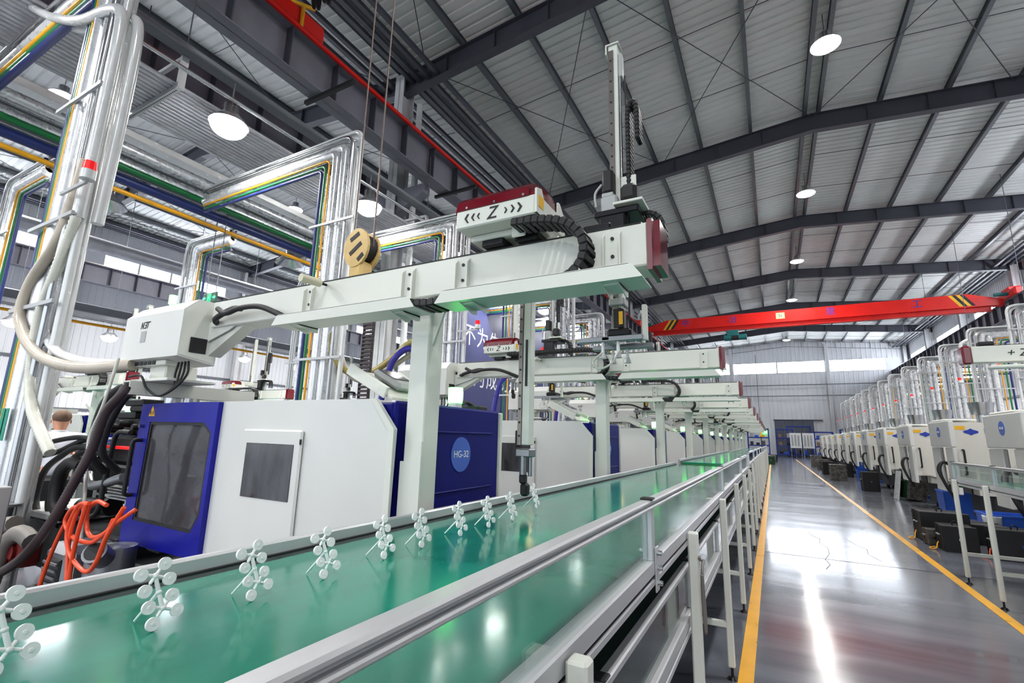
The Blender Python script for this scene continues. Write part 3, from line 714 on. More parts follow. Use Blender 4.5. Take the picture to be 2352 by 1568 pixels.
# ================================================================ MOULDING MACHINES, left row
def nbt(parent, c, h, xd, yd, k='text'):
    """angular three-letter logo built from bars"""
    X = Vector(xd).normalized(); Yd = Vector(yd).normalized(); N = X.cross(Yd); c = Vector(c); m = M(); sk = .22
    def bar(p, q, t):
        p = Vector((p[0]+sk*p[1], p[1])); q = Vector((q[0]+sk*q[1], q[1])); d = (q-p).normalized(); n = Vector((-d.y, d.x))*t/2
        vs = []
        for e in (0, .0012):
            for v in (p+n, p-n, q-n, q+n): vs.append(c+X*(v.x*h)+Yd*(v.y*h)+N*e)
        m.add(vs, [(0,1,2,3),(4,5,6,7),(0,1,5,4),(1,2,6,5),(2,3,7,6),(3,0,4,7)])
    T = .17
    for p, q in (((-1.15,-.5),(-1.15,.5)), ((-1.15,.42),(-.6,-.42)), ((-.6,-.5),(-.6,.5)), ((-.4,.42),(.22,.42)), ((-.2,.0),(.22,0)), ((-.3,-.42),(.22,-.42)), ((.22,.5),(.22,-.5)), ((.4,.42),(.85,.42)), ((.62,.5),(.62,-.5)), ((.95,.42),(1.15,.42))): bar(p, q, T)
    return m.obj('logo', K[k], parent)
def machine(lab):
    r = thing('moulding_machine', lab, 'machine', (-1.7, 1.89, 0), 'moulding machines of the left row')
    # base and core
    M().cbox(-4.9, -1.76, 1.95, 2.93, .06, .52, .02).obj('base', K['dark'], r)
    for x in (-4.6, -3.4, -2.0):
        for y in (2.05, 2.83): M().cyl((x, y, 0), (x, y, .07), .05, n=12).obj('foot', K['blackm'], r)
    M().cbox(-3.16, -1.725, 1.89, 2.94, .52, 1.655, .01).obj('body_core', K['navy'], r)
    # white side sheet with the cut corner
    M().prism([(-3.16,.50), (-1.69,.50), (-1.672,1.518), (-1.81,1.672), (-3.16,1.672)], 'y', 1.858, 1.876).obj('side_panel', K['panel'], r)
    M().prism([(-1.71,.50), (-1.672,.50), (-1.672,1.518), (-1.81,1.672), (-1.845,1.672), (-1.71,1.51)], 'y', 1.85, 1.858).obj('panel_edge', K['cream'], r)
    M().cbox(-3.16, -1.86, 1.86, 2.94, 1.655, 1.672, .004).obj('top_sheet', K['panel'], r)
    # hatch with a dark window
    w = M().cbox(-2.878, -2.335, 1.836, 1.858, .66, 1.5, .01).obj('hatch', K['panel'], r)
    M().cbox(-2.822, -2.39, 1.832, 1.837, 1.106, 1.418, .02).obj('hatch_window', K['screen'], w)
    M().cbox(-2.345, -2.333, 1.831, 1.84, 1.42, 1.45, .003).obj('hatch_lock', K['black'], w)
    # end face towards the conveyor
    e = M().cbox(-1.735, -1.70, 1.895, 2.955, .50, 1.664, .012).obj('end_panel', K['navy'], r)
    for z in (1.509, 1.168): M().cbox(-1.70, -1.692, 1.98, 2.86, z-.006, z+.006, .004).obj('pressed_rib', K['navy'], e)
    b = M().cyl((-1.70, 2.495, 1.379), (-1.696, 2.495, 1.379), .104, n=36).obj('badge', K['badge'], e)
    text('HG-32', .058, e, K['wtext'], 'badge_text', (-1.6955, 2.495, 1.379), (0,1,0), (0,0,1), sx=1.0)
    M().cbox(-1.76, -1.685, 2.955, 2.985, .45, 1.655, .005).obj('end_flange', K['cream'], r)
    # blue sliding door
    o = [(-4.115,.70), (-3.155,.70), (-3.155,1.1), (-3.155,1.668), (-3.6,1.668), (-4.115,1.66)]
    i = [(-3.985,.855), (-3.27,.845), (-3.195,.955), (-3.195,1.47), (-3.285,1.533), (-3.97,1.533)]
    d = M().ring(o, i, 'y', 1.825, 1.858).obj('door', K['blue'], r)
    i2 = [(-3.965,.875), (-3.28,.866), (-3.215,.962), (-3.215,1.462), (-3.295,1.513), (-3.95,1.513)]
    M().ring(i, i2, 'y', 1.829, 1.85).obj('window_seal', K['black'], d)
    M().prism(i2, 'y', 1.838, 1.842).obj('door_window', K['winglass'], d)
    wt = M().prism([(-4.0,1.573), (-3.915,1.573), (-3.957,1.648)], 'y', 1.822, 1.826).obj('warning_label', K['yel'], d)
    M().box(-3.975, -3.968, 1.820, 1.823, 1.585, 1.61).box(-3.945, -3.938, 1.820, 1.823, 1.585, 1.61).obj('label_print', K['text'], d)
    M().tube(elbow([(-4.04,1.825,1.40), (-4.04,1.77,1.40), (-4.04,1.77,1.02), (-4.04,1.825,1.02)], .03), .014, 8).obj('door_handle', K['black'], d)
    M().cyl((-4.06,1.825,1.50), (-4.06,1.80,1.50), .012, n=10).obj('door_knob', K['steel'], d)
    # behind the door: platens, tie bars, mould
    M().cbox(-3.45, -3.2, 2.0, 2.9, .6, 1.5, .02).cbox(-4.12, -3.95, 2.0, 2.9, .6, 1.5, .02).obj('platen', K['alud'], r)
    for y, z in ((2.1,.75), (2.1,1.38), (2.8,.75), (2.8,1.38)): M().cyl((-4.1, y, z), (-3.2, y, z), .035, n=12).obj('tie_bar', K['steel'], r)
    M().cbox(-3.72, -3.45, 2.2, 2.7, .8, 1.3, .01).obj('mould_half', K['mouldg'], r)
    M().box(-4.1, -3.18, 2.92, 2.94, .5, 1.66).obj('rear_panel', K['cream'], r)
    # raised lid, control pendant, signal light
    mt = Matrix.Translation((-1.93, 2.3, 1.695)) @ Matrix.Rotation(math.radians(26), 4, 'Y')
    M().cbox(-.40, 0, -.20, .20, -.012, .012, .006, mt).obj('raised_lid', K['cream'], r)
    M().cbox(-.40, -.04, -.225, -.202, -.02, .05, .004, mt).obj('lid_edge', K['cream'], r); M().cbox(-.40, -.04, .202, .225, -.02, .05, .004, mt).obj('lid_edge', K['cream'], r)
    mt2 = mt @ Matrix.Translation((-.2, 0, .05))
    M().cbox(-.13, .13, -.10, .10, -.03, .02, .03, mt2).obj('control_pendant', K['grey'], r)
    M().cbox(-.10, .05, -.08, .08, .02, .024, .005, mt2).obj('pendant_screen', K['screen'], r)
    M().cyl((-1.82, 2.58, 1.66), (-1.82, 2.58, 1.70), .045, n=16).obj('signal_base', K['pvc'], r)
    M().cyl((-1.82, 2.58, 1.70), (-1.82, 2.58, 1.80), .048, n=16).obj('signal_lens', K['green_l'], r)
    M().tube(spl([(-1.85,2.7,1.70), (-1.87,2.78,1.72), (-1.88,2.88,1.70), (-1.9,2.93,1.66)]), .014, 8).obj('hose', K['rubber'], r)
    M().cbox(-1.98, -1.78, 2.8, 2.93, 1.66, 1.70, .01).obj('valve_block', K['dark'], r)
    return r
NM = 12; PITCH = 3.04
mach = machine('white and blue moulding machine nearest the camera, badge and smoked door window in full view')
machs = [mach]
for k in range(1, NM):
    machs.append(clone(mach, 'white and blue moulding machine, %s in the left row behind the nearest' % ORD[k-1], 0, PITCH*k))
for k in range(5):
    c = clone(mach, 'white and blue moulding machine across the left aisle, %s from the camera' % ORD[k], -9.1, -1.0+PITCH*k, group='moulding machines across the left aisle')

# ================================================================ TAKE-OUT ROBOTS, left row
def arm_assembly(r, s, first):
    """carriage, cover, arms and gripper, shifted by s along the beam"""
    bx = lambda m, x0, x1, y0, y1, z0, z1, c=.005: m.cbox(x0+s, x1+s, y0, y1, z0, z1, c)
    h = bx(M(), -1.262, -.845, 1.725, 2.0, 2.455, 2.548, .006).obj('carriage_body', K['cream'], r)
    M().prism([(1.725,2.46),(2.05,2.46),(2.05,2.555),(1.985,2.615),(1.965,2.615),(1.965,2.55),(1.80,2.55),(1.775,2.59),(1.725,2.575)], 'x', -.845+s, -.835+s).obj('carriage_end', K['cream'], h)
    # rounded burgundy cover
    prof = [(1.722,2.545), (1.726,2.59), (1.765,2.625), (1.82,2.64), (1.93,2.64), (1.972,2.62), (1.982,2.545)]
    cv = M().prism(prof, 'x', -1.258+s, -.875+s)
    cv.prism([(1.737,2.545), (1.745,2.585), (1.78,2.612), (1.83,2.622), (1.92,2.622), (1.955,2.607), (1.97,2.545)], 'x', -.875+s, -.85+s)
    cv.prism([(1.737,2.545), (1.745,2.585), (1.78,2.612), (1.83,2.622), (1.92,2.622), (1.955,2.607), (1.97,2.545)], 'x', -1.275+s, -1.258+s)
    cv.obj('carriage_cover', K['burg'], h)
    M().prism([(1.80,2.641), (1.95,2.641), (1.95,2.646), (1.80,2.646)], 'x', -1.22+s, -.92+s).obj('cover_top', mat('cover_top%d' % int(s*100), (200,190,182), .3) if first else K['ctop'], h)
    for x in (-1.2, -1.05, -.90): M().cyl((x+s, 1.722, 2.553), (x+s, 1.717, 2.553), .006, n=10).obj('screw', K['steel'], h)
    text('Z', .085, h, K['text'], 'printed_letter', (-1.065+s, 1.7235, 2.50), (1,0,0), (0,0,1), shear=.25, sx=.95)
    for sg, xs in ((-1, (-1.20, -1.165, -1.135)), (1, (-.99, -.955, -.92))):
        for j, x in enumerate(xs):
            q = (.022, .018, .014)[j if sg < 0 else 2-j]
            m = M(); m.prism([(x+s-sg*q*.5,2.50+q), (x+s-sg*q*.1,2.50+q), (x+s+sg*q*.6,2.50), (x+s+sg*q*.1,2.50)], 'y', 1.7215, 1.725)
            m.prism([(x+s-sg*q*.5,2.50-q), (x+s-sg*q*.1,2.50-q), (x+s+sg*q*.6,2.50), (x+s+sg*q*.1,2.50)], 'y', 1.7215, 1.725); m.obj('printed_arrow', K['text'], h)
    M().box(-.835+s, -.8335+s, 1.742, 1.795, 2.495, 2.55).obj('yellow_sticker', K['yel'], h)
    # underside plate and slider blocks
    bx(M(), -1.24, -.85, 1.82, 1.99, 2.425, 2.456).obj('slide_plate', K['cream'], r)
    bx(M(), -1.18, -1.06, 1.83, 1.97, 2.392, 2.426).obj('slider_block', K['blackm'], r); bx(M(), -1.0, -.88, 1.83, 1.97, 2.392, 2.426).obj('slider_block', K['blackm'], r)
    bx(M(), -1.0, -.93, 1.80, 1.815, 2.40, 2.46).obj('chain_bracket', K['cream'], r)
    # drag chain from the carriage to the tray
    xe = -.94+s; xl = -.62+s*.5
    if s > -.3: pth = [(-.96,1.77,2.432), (-.82,1.77,2.42), (-.72,1.77,2.392), (-.645,1.77,2.335), (-.62,1.77,2.255), (-.645,1.77,2.185), (-.72,1.77,2.138), (-.9,1.77,2.12)]
    else: pth = [(xe,1.77,2.432), (xl-.3,1.77,2.43), (xl-.1,1.77,2.40), (xl-.02,1.77,2.33), (xl,1.77,2.25), (xl-.03,1.77,2.185), (xl-.11,1.77,2.138), (xl-.4,1.77,2.12)]
    chain_mesh(spl(pth, 8), (0,1,0), .10, .036, .034).obj('cable_chain', K['black'], r)
    # traverse beams carrying the two arms
    bx(M(), -1.12, -1.02, 1.95, 2.52, 2.56, 2.66, .008).obj('kick_beam', K['cream'], r)
    bx(M(), -.74, -.60, 2.035, 2.36, 2.45, 2.50, .008).obj('kick_beam', K['blackm'], r); bx(M(), -.74, -.60, 2.30, 2.36, 2.45, 2.67, .008).obj('kick_post', K['blackm'], r)
    # main arm
    za = 0.0 if first else -.02
    a = M().cbox(-.712+s, -.655+s, 2.42, 2.49, 2.02+za, 3.82+za, .004).obj('main_arm', K['cream'], r)
    M().box(-.709+s, -.678+s, 2.412, 2.42, 2.05+za, 3.78+za).obj('arm_rail', K['rail'], a)
    hm = M()
    for j in range(24): hm.cyl((-.695+s, 2.412, 2.1+za+j*.07), (-.695+s, 2.409, 2.1+za+j*.07), .006, n=8)
    hm.obj('rail_holes', K['black'], a)['kind'] = 'stuff'
    M().box(-.725+s, -.645+s, 2.41, 2.5, 3.82+za, 3.828+za).box(-.725+s, -.718+s, 2.41, 2.5, 3.76+za, 3.82+za).obj('arm_cap', K['cream'], a)
    M().cbox(-.655+s, -.632+s, 2.43, 2.48, 3.60+za, 3.76+za, .004).obj('cable_clamp', K['grey'], a)
    M().tube([(-.648+s, 2.44, 2.9+za), (-.648+s, 2.44, 3.62+za)], .008, 6).obj('steel_tube', K['steel'], a)
    # arm carriage
    c = bx(M(), -.77, -.53, 2.30, 2.52, 2.665, 2.70).obj('arm_plate', K['blackm'], r)
    bx(M(), -.74, -.65, 2.33, 2.41, 2.70, 2.80, .01).obj('gearbox', K['grey'], c)
    bx(M(), -.735, -.672, 2.335, 2.405, 2.82, 2.96, .012).obj('servo_motor', K['black'], c)
    bx(M(), -.735, -.672, 2.335, 2.405, 2.795, 2.82, .004).obj('motor_flange', K['grey'], c)
    bx(M(), -.645, -.56, 2.40, 2.41, 2.80, 2.93, .003).obj('chain_holder', K['cream'], c)
    bx(M(), -.63, -.54, 2.31, 2.40, 2.74, 2.84, .02).obj('servo_motor', K['black'], c)
    bx(M(), -.655, -.50, 2.27, 2.45, 2.705, 2.72, .003).obj('cover_plate', K['cream'], c)
    M().tube(spl([(-.74+s,2.35,2.88), (-.77+s,2.33,2.82), (-.765+s,2.33,2.74)]), .007, 6).obj('motor_cable', K['grey'], c)
    chain_mesh(spl([(-.60+s,2.44,2.86), (-.60+s,2.44,3.1), (-.60+s,2.44,3.3), (-.592+s,2.44,3.37), (-.575+s,2.44,3.40), (-.555+s,2.44,3.37), (-.548+s,2.44,3.3), (-.548+s,2.44,3.14)], 8), (0,1,0), .08, .022, .026).obj('arm_chain', K['black'], c)
    chain_mesh(spl([(-.55+s,2.46,2.70), (-.48+s,2.46,2.69), (-.445+s,2.46,2.65), (-.435+s,2.46,2.58), (-.44+s,2.46,2.5)], 6), (0,1,0), .09, .03, .03).obj('drag_chain', K['black'], c)
    # gripper under the main arm
    g = bx(M(), -.725, -.64, 2.40, 2.50, 2.195+za, 2.235+za).obj('wrist_plate', K['grey'], r)
    bx(M(), -.715, -.65, 2.41, 2.49, 2.06+za, 2.19+za, .015).obj('air_cylinder', K['black'], g)
    M().box(-.672+s, -.652+s, 2.405, 2.41, 2.09+za, 2.16+za).obj('yellow_label', K['yel'], g)
    bx(M(), -.73, -.60, 2.37, 2.52, 2.015+za, 2.062+za, .012).obj('swivel_block', K['blackm'], g)
    p = bx(M(), -.87, -.53, 2.32, 2.36, 1.985+za, 2.012+za, .003); bx(p, -.85, -.52, 2.50, 2.54, 1.975+za, 2.002+za, .003); bx(p, -.74, -.70, 2.32, 2.54, 1.99+za, 2.01+za, .003)
    p.obj('gripper_frame', K['alud'], g)
    for x, y in ((-.74, 2.34), (-.66, 2.34), (-.74, 2.52), (-.66, 2.52)):
        M().cyl((x+s, y, 1.985+za), (x+s, y, 1.93+za), .009, n=8).cyl((x+s, y, 1.93+za), (x+s, y, 1.90+za), .010, .02, n=10).obj('suction_cup', K['pvc'], g)
    M().tube(spl([(-.74+s,2.33,1.93), (-.78+s,2.3,1.88), (-.74+s,2.28,1.84), (-.68+s,2.3,1.87), (-.65+s,2.33,1.94)]), .006, 6).obj('air_line', K['hosew'], g)
    M().tube(spl([(-.62+s,2.44,3.6), (-.60+s,2.40,2.9), (-.61+s,2.4,2.4), (-.62+s,2.42,2.1)]), .005, 6).obj('cable', K['rubber'], g)
    M().cbox(-.555+s, -.53+s, 2.42, 2.45, 2.0+za, 2.19+za, .003).obj('end_stop', K['cream'], g)
    # runner arm
    dz = 0.0 if first else .80
    q = M().cbox(-1.245+s, -1.195+s, 2.42, 2.48, 1.45+dz, 3.0+dz, .004).obj('runner_arm', K['cream'], r)
    M().box(-1.268+s, -1.245+s, 2.415, 2.45, 1.45+dz, 2.95+dz).obj('arm_rail', K['rail'], q)
    hm = M()
    for j in range(19): hm.cyl((-1.256+s, 2.415, 1.5+dz+j*.075), (-1.256+s, 2.412, 1.5+dz+j*.075), .006, n=8)
    hm.obj('rail_holes', K['black'], q)['kind'] = 'stuff'
    M().box(-1.225+s, -1.213+s, 2.414, 2.42, 1.78+dz, 2.05+dz).obj('toothed_belt', K['black'], q)
    M().cbox(-1.275+s, -1.185+s, 2.41, 2.49, 1.385+dz, 1.43+dz, .006).obj('finger_mount', K['alud'], q)
    M().cyl((-1.235+s, 2.43, 1.39+dz), (-1.235+s, 2.43, 1.29+dz), .02, n=12).cyl((-1.205+s, 2.46, 1.39+dz), (-1.205+s, 2.46, 1.28+dz), .012, n=10).obj('finger_cylinder', K['alud'], q)
    M().cbox(-1.255+s, -1.215+s, 2.415, 2.455, 1.24+dz, 1.295+dz, .01).cbox(-1.25+s, -1.205+s, 2.42, 2.47, 1.175+dz, 1.245+dz, .012).obj('gripper_finger', K['black'], q)
    M().cbox(-1.285+s, -1.262+s, 2.42, 2.45, 1.44+dz, 1.53+dz, .004).obj('valve', K['black'], q)
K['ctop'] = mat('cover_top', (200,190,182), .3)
def robot(lab, y_off, s, first=False, group='take-out robots of the left row', xoff=0.0):
    r = thing('takeout_robot', lab, 'robot', (-1.6, 1.98, 0), group)
    # column
    M().cbox(-1.66, -1.54, 1.92, 2.045, 0, 2.16, .006).obj('column', K['cream'], r)
    M().prism([(-1.665,0), (-1.535,0), (-1.535,1.46), (-1.585,1.46), (-1.605,1.36), (-1.665,1.36)], 'y', 1.905, 1.92).obj('column_sleeve', K['cream'], r)
    M().prism([(-1.66,2.16), (-1.54,2.16), (-1.46,2.195), (-1.72,2.195)], 'y', 1.88, 2.045).prism([(-1.54,1.95), (-1.54,2.19), (-1.45,2.19)], 'y', 1.95, 1.965).obj('column_head', K['cream'], r)
    M().cbox(-1.75, -1.45, 1.85, 2.15, 0, .03, .005).obj('foot_plate', K['cream'], r)
    # beam
    b = M().cbox(-3.45, -.395, 1.862, 2.03, 2.195, 2.382, .006).obj('beam', K['cream'], r)
    M().box(-3.42, -.42, 1.875, 1.905, 2.382, 2.392).box(-3.42, -.42, 1.985, 2.01, 2.382, 2.392).obj('guide_rail', K['rail'], b)
    M().box(-3.42, -.42, 1.862, 1.874, 2.382, 2.386).obj('dust_strip', K['black'], b)
    M().prism([(1.85,2.17), (2.04,2.17), (2.04,2.385), (2.02,2.40), (1.87,2.40), (1.85,2.385)], 'x', -.395, -.375).prism([(1.86,2.185), (2.03,2.185), (2.02,2.385), (1.87,2.385)], 'x', -.375, -.345).obj('end_cap', K['burg'], b)
    for x in (-2.425, -1.645, -1.30, -.54):
        m = M().box(x-.035, x+.035, 1.858, 1.862, 2.19, 2.36)
        for q in (-1, 1): m.prism([(1.862,2.19), (1.835,2.19), (1.835,2.335), (1.862,2.362)], 'x', x+q*.035-.003, x+q*.035+.003)
        m.obj('bracket', K['cream'], b)
        for z in (2.25, 2.33): M().cyl((x, 1.858, z), (x, 1.852, z), .008, n=8).obj('bolt', K['black'], b)
    # cable trays below
    for x0, x1 in ((-2.52, -1.47), (-1.335, -.385)):
        t = M().prism([(x0+.03,2.152), (x1-.04,2.152), (x1,2.098), (x0-.01,2.098)], 'y', 1.70, 1.704)
        t.prism([(x0-.01,2.098), (x1,2.098), (x1,2.094), (x0-.01,2.094)], 'y', 1.70, 1.865)
        t.box(x0+.04, x1-.05, 1.70, 1.715, 2.15, 2.154)
        t.obj('cable_tray', K['cream'], r)
        for x in (x0+.15, x1-.13):
            M().prism([(1.715,2.094), (1.87,2.094), (1.87,2.068), (1.84,2.062), (1.77,2.08)], 'x', x-.035, x-.03).box(x-.035, x+.035, 1.74, 1.87, 2.088, 2.094).prism([(1.715,2.094), (1.87,2.094), (1.87,2.068), (1.84,2.062), (1.77,2.08)], 'x', x+.03, x+.035).obj('tray_support', K['cream'], r)
    chain_mesh([(-1.52,1.78,2.125), (-1.46,1.78,2.115), (-1.40,1.78,2.11), (-1.34,1.78,2.115), (-1.28,1.78,2.125)], (0,1,0), .13, .036, .04).obj('tray_chain', K['black'], r)
    M().tube(spl([(-3.28,1.80,2.30), (-3.15,1.78,2.25), (-3.0,1.78,2.27), (-2.8,1.78,2.26), (-2.62,1.78,2.20), (-2.5,1.78,2.15)]), .018, 8).obj('cable_loom', K['rubber'], r)
    # hand roller
    hd = M().cyl((-2.285,1.855,2.355), (-2.287,1.80,2.354), .008, n=8).obj('roller_pin', K['blackm'], r)
    M().cyl((-2.287,1.81,2.354), (-2.297,1.685,2.352), .024, n=16).obj('hand_roller', mat('ivory%d' % int(y_off*10), (222,218,190), .4) if first else K['hosew'], hd)
    # control box
    cb = M().prism([(1.70,1.975), (1.955,1.935), (1.955,2.37), (1.94,2.39), (1.79,2.39), (1.70,2.30)], 'x', -4.285, -3.50).obj('control_box', K['panel'], r)
    M().prism([(1.712,1.985), (1.945,1.95), (1.945,2.36), (1.935,2.372), (1.797,2.372), (1.712,2.29)], 'x', -3.50, -3.496).obj('box_side_plate', K['cream'], cb)
    M().cbox(-3.496, -3.49, 1.765, 1.878, 2.008, 2.115, .004).obj('fan_grille', K['black'], cb)
    M().cyl((-3.50,1.925,2.255), (-3.46,1.925,2.25), .028, n=14).obj('cable_gland', K['black'], cb)
    M().tube(spl([(-3.47,1.925,2.25), (-3.38,1.86,2.225), (-3.3,1.81,2.24), (-3.1,1.79,2.275), (-3.0,1.79,2.27)]), .02, 8).obj('cable_loom', K['rubber'], cb)
    nbt(cb, (-3.985, 1.6995, 2.225), .05, (1,0,0), (0,0,1))
    M().box(-4.03, -3.96, 1.697, 1.70, 2.10, 2.18).obj('type_label', K['grey'], cb)
    M().prism([(-3.5,2.10), (-3.5,2.24), (-3.1,2.24), (-3.25,2.17)], 'y', 1.88, 1.89).prism([(-3.5,2.0), (-3.5,2.195), (-3.12,2.195)], 'y', 1.9, 1.99).obj('beam_gusset', K['cream'], r)
    # base under the box
    M().cbox(-4.16, -3.72, 1.74, 1.95, 1.93, 1.965, .006).obj('connector_strip', K['cream'], r)
    for j in range(5): M().box(-4.13+j*.06, -4.085+j*.06, 1.735, 1.742, 1.935, 1.96).obj('vent_slot', K['black'], r)
    M().cbox(-4.0, -3.78, 1.78, 2.0, 1.83, 1.94, .01).cbox(-4.12, -3.62, 1.72, 2.05, 1.812, 1.832, .004).obj('pedestal', K['cream'], r)
    M().ring([(-4.0,1.715), (-3.9,1.715), (-3.9,1.81), (-4.0,1.81)], [(-3.99,1.725), (-3.91,1.725), (-3.91,1.80), (-3.99,1.80)], 'y', 1.63, 2.55).obj('base_tube', K['cream'], r)
    M().cyl((-3.92,2.05,1.55), (-3.92,2.05,1.715), .06, n=14).obj('riser', K['steel'], r)
    for j in range(4):
        x = -3.66+.04*j; M().tube(spl([(x,1.80,1.95), (x-.005+.01*j,1.79,1.86), (-3.62+.01*j,1.77,1.77), (-3.74,1.75,1.71), (-3.86,1.72,1.76), (-3.93,1.70,1.85), (-4.1,1.70,1.85)]), .008, 6).obj('cable', K['rubber'], r)
    # signal light on the box
    M().cyl((-4.06,1.88,2.39), (-4.06,1.88,2.44), .018, n=8).obj('signal_stem', K['pvc'], r)
    M().cyl((-4.06,1.88,2.44), (-4.06,1.88,2.51), .026, n=14).obj('signal_lens', K['green_l'], r)
    arm_assembly(r, s, first)
    r.location = (-1.6+xoff, 1.98+y_off, 0)
    return r
shifts = [0, -1.72, -1.25, -1.6, -.7, -1.4]
protos = []
for k in range(len(shifts)):
    lab = 'cream take-out robot nearest the camera, holding a runner over the belt' if k == 0 else 'cream take-out robot beam and carriage, %s behind the nearest robot' % ORD[k-1]
    protos.append(robot(lab, PITCH*k, shifts[k], first=(k == 0)))
for k in range(len(shifts), NM):
    clone(protos[1+k % 5], 'cream take-out robot beam and carriage, %s behind the nearest robot' % ORD[k-1], 0, PITCH*(k-1-k % 5))
for k in range(5):
    clone(protos[1+(k+2) % 5], 'cream take-out robot across the left aisle, %s from the camera' % ORD[k], -9.1, -1.0+PITCH*(k-1-(k+2) % 5), group='take-out robots across the left aisle')
# ================================================================ LEFT FOREGROUND: injection unit of the nearest machine, hoses, cables
iu = mach
M().cbox(-5.55, -4.25, 2.02, 2.6, .98, 1.18, .02).obj('injection_slide', K['blackm'], iu)
M().cbox(-5.0, -4.3, 2.05, 2.6, 1.18, 1.42, .03).cbox(-4.75, -4.32, 2.08, 2.5, 1.42, 1.50, .02).obj('injection_housing', K['black'], iu)
M().cbox(-5.5, -5.02, 2.1, 2.55, 1.15, 1.30, .02).obj('drive_housing', K['black'], iu)
for x0, x1, z0, z1, kk in ((-5.25,-5.0,1.42,1.50,'blackm'), (-5.2,-4.75,1.50,1.56,'black'), (-5.15,-4.85,1.56,1.62,'dark'), (-4.95,-4.6,1.62,1.67,'black'), (-5.05,-4.75,1.67,1.73,'blackm')):
    M().cbox(x0, x1, 2.1, 2.4, z0, z1, .01).obj('manifold_block', K[kk], iu)
for j in range(6):
    M().cyl((-5.1+.12*j, 2.0, 1.46+.03*(j % 3)), (-5.1+.12*j, 2.14, 1.46+.03*(j % 3)), .025, n=10).obj('valve_solenoid', K['black'], iu)
M().cyl((-5.75, 2.15, 1.18), (-5.35, 2.15, 1.18), .07, n=16).cyl((-5.2, 2.0, .82), (-4.7, 2.0, .86), .07, n=16).obj('hydraulic_cylinder', K['blackm'], iu)
M().cbox(-6.3, -5.2, 1.85, 2.4, .70, .76, .01).obj('oil_tray', K['grey'], iu)
M().cbox(-6.35, -4.3, 1.9, 2.7, .30, .69, .02).obj('tank', K['dark'], iu)
M().cbox(-4.95, -4.55, 1.98, 2.01, 1.31, 1.335, .003).obj('red_tag', K['red_l'], iu)
for j in range(5): M().cbox(-4.72, -4.38, 1.95, 2.0, .93+.022*j, .943+.022*j, .003).obj('cooling_fin', K['grey'], iu)
M().tube(spl([(-4.95,1.9,1.10), (-4.85,1.87,1.06), (-4.75,1.86,1.03), (-4.55,1.86,1.06), (-4.3,1.87,1.12)]), .035, 10).obj('bent_pipe', K['alud'], iu)
M().cyl((-4.3, 2.15, 1.66), (-4.3, 2.15, 1.86), .09, n=16).cbox(-4.42, -4.16, 2.02, 2.3, 1.60, 1.66, .01).obj('hopper_base', K['steel'], iu)
# motor and ducts low down in front
mo = thing('electric_motor', 'grey finned electric motor low behind the conveyor rail', 'motor', (-4.3, 1.62, 0))
M().cbox(-4.47, -4.12, 1.55, 1.85, .02, .70, .05).obj('motor_body', K['alud'], mo)
M().cbox(-4.42, -4.17, 1.535, 1.56, .10, .62, .03).obj('fan_cowl', K['blackm'], mo)
gm = M()
for j in range(12): gm.box(-4.40, -4.19, 1.525, 1.535, .12+.042*j, .135+.042*j)
gm.obj('cowl_slats', K['alud'], mo)['kind'] = 'stuff'
pm = thing('hydraulic_pump', 'grey hydraulic pump with an open black port beside the motor', 'pump', (-3.75, 1.62, 0))
M().cyl((-3.78, 1.65, .0), (-3.78, 1.65, .74), .13, n=20).obj('pump_body', K['alud'], pm)
M().cyl((-3.66, 1.56, .70), (-3.60, 1.48, .76), .06, .065, n=18).obj('port', K['alud'], pm)
M().cyl((-3.601, 1.481, .7595), (-3.596, 1.475, .763), .05, n=18).obj('port_opening', K['black'], pm)
def hose(name, pts, rad, k, lab, ribs=False, cat='hose', n=10, kk=8):
    P = spl(pts, kk); r = rad
    if ribs: P = spl(pts, 28); r = [rad*(1.0 if i % 2 else .86) for i in range(len(P))]
    return one(M().tube(P, r, n), name, K[k], lab, cat)
hose('loom_hose', [(-5.43,1.60,3.9), (-5.441,1.58,3.468), (-5.521,1.56,3.101), (-5.822,1.54,2.77), (-5.885,1.53,2.486), (-5.699,1.53,2.268), (-5.368,1.55,2.072), (-4.98,1.58,1.967), (-4.572,1.63,1.925), (-4.14,1.73,1.945)], .044, 'hose', 'thick beige hose looping from the nearest pipe bundle to the robot control box')
hose('loom_hose', [(-5.33,1.64,3.8), (-5.34,1.63,3.45), (-5.43,1.62,3.05), (-5.66,1.62,2.76), (-5.72,1.62,2.5), (-5.56,1.62,2.29), (-5.27,1.63,2.11), (-4.9,1.65,2.01), (-4.5,1.68,1.965), (-4.14,1.78,1.955)], .036, 'pvc', 'thinner pale hose behind the thick beige loop')
hose('ribbed_hose', [(-5.269,1.58,3.3), (-5.447,1.57,2.76), (-5.564,1.57,2.454), (-5.538,1.57,2.139), (-5.438,1.57,1.833), (-5.241,1.57,1.578), (-4.86,1.6,1.281)], .042, 'hosew', 'clear ribbed hose hanging straight down beside the nearest pipe bundle', True, kk=14)
hose('ribbed_hose', [(-3.80,1.57,1.76), (-3.80,1.55,1.70), (-3.919,1.53,1.575), (-4.009,1.53,1.344), (-4.1,1.5,1.112), (-4.241,1.47,.848), (-4.477,1.45,.625), (-4.776,1.45,.484), (-5.114,1.45,.36), (-5.6,1.5,.2), (-6.1,1.6,.08)], .031, 'hosed', 'brown ribbed hose sweeping down to the left in front of the machine', True)
hose('cable_hose', [(-3.95,1.66,1.765), (-4.091,1.65,1.755), (-4.263,1.65,1.662), (-4.361,1.66,1.487), (-4.418,1.68,1.296), (-4.45,1.8,1.15)], .028, 'rubber', 'upper black hose bending down from the robot base')
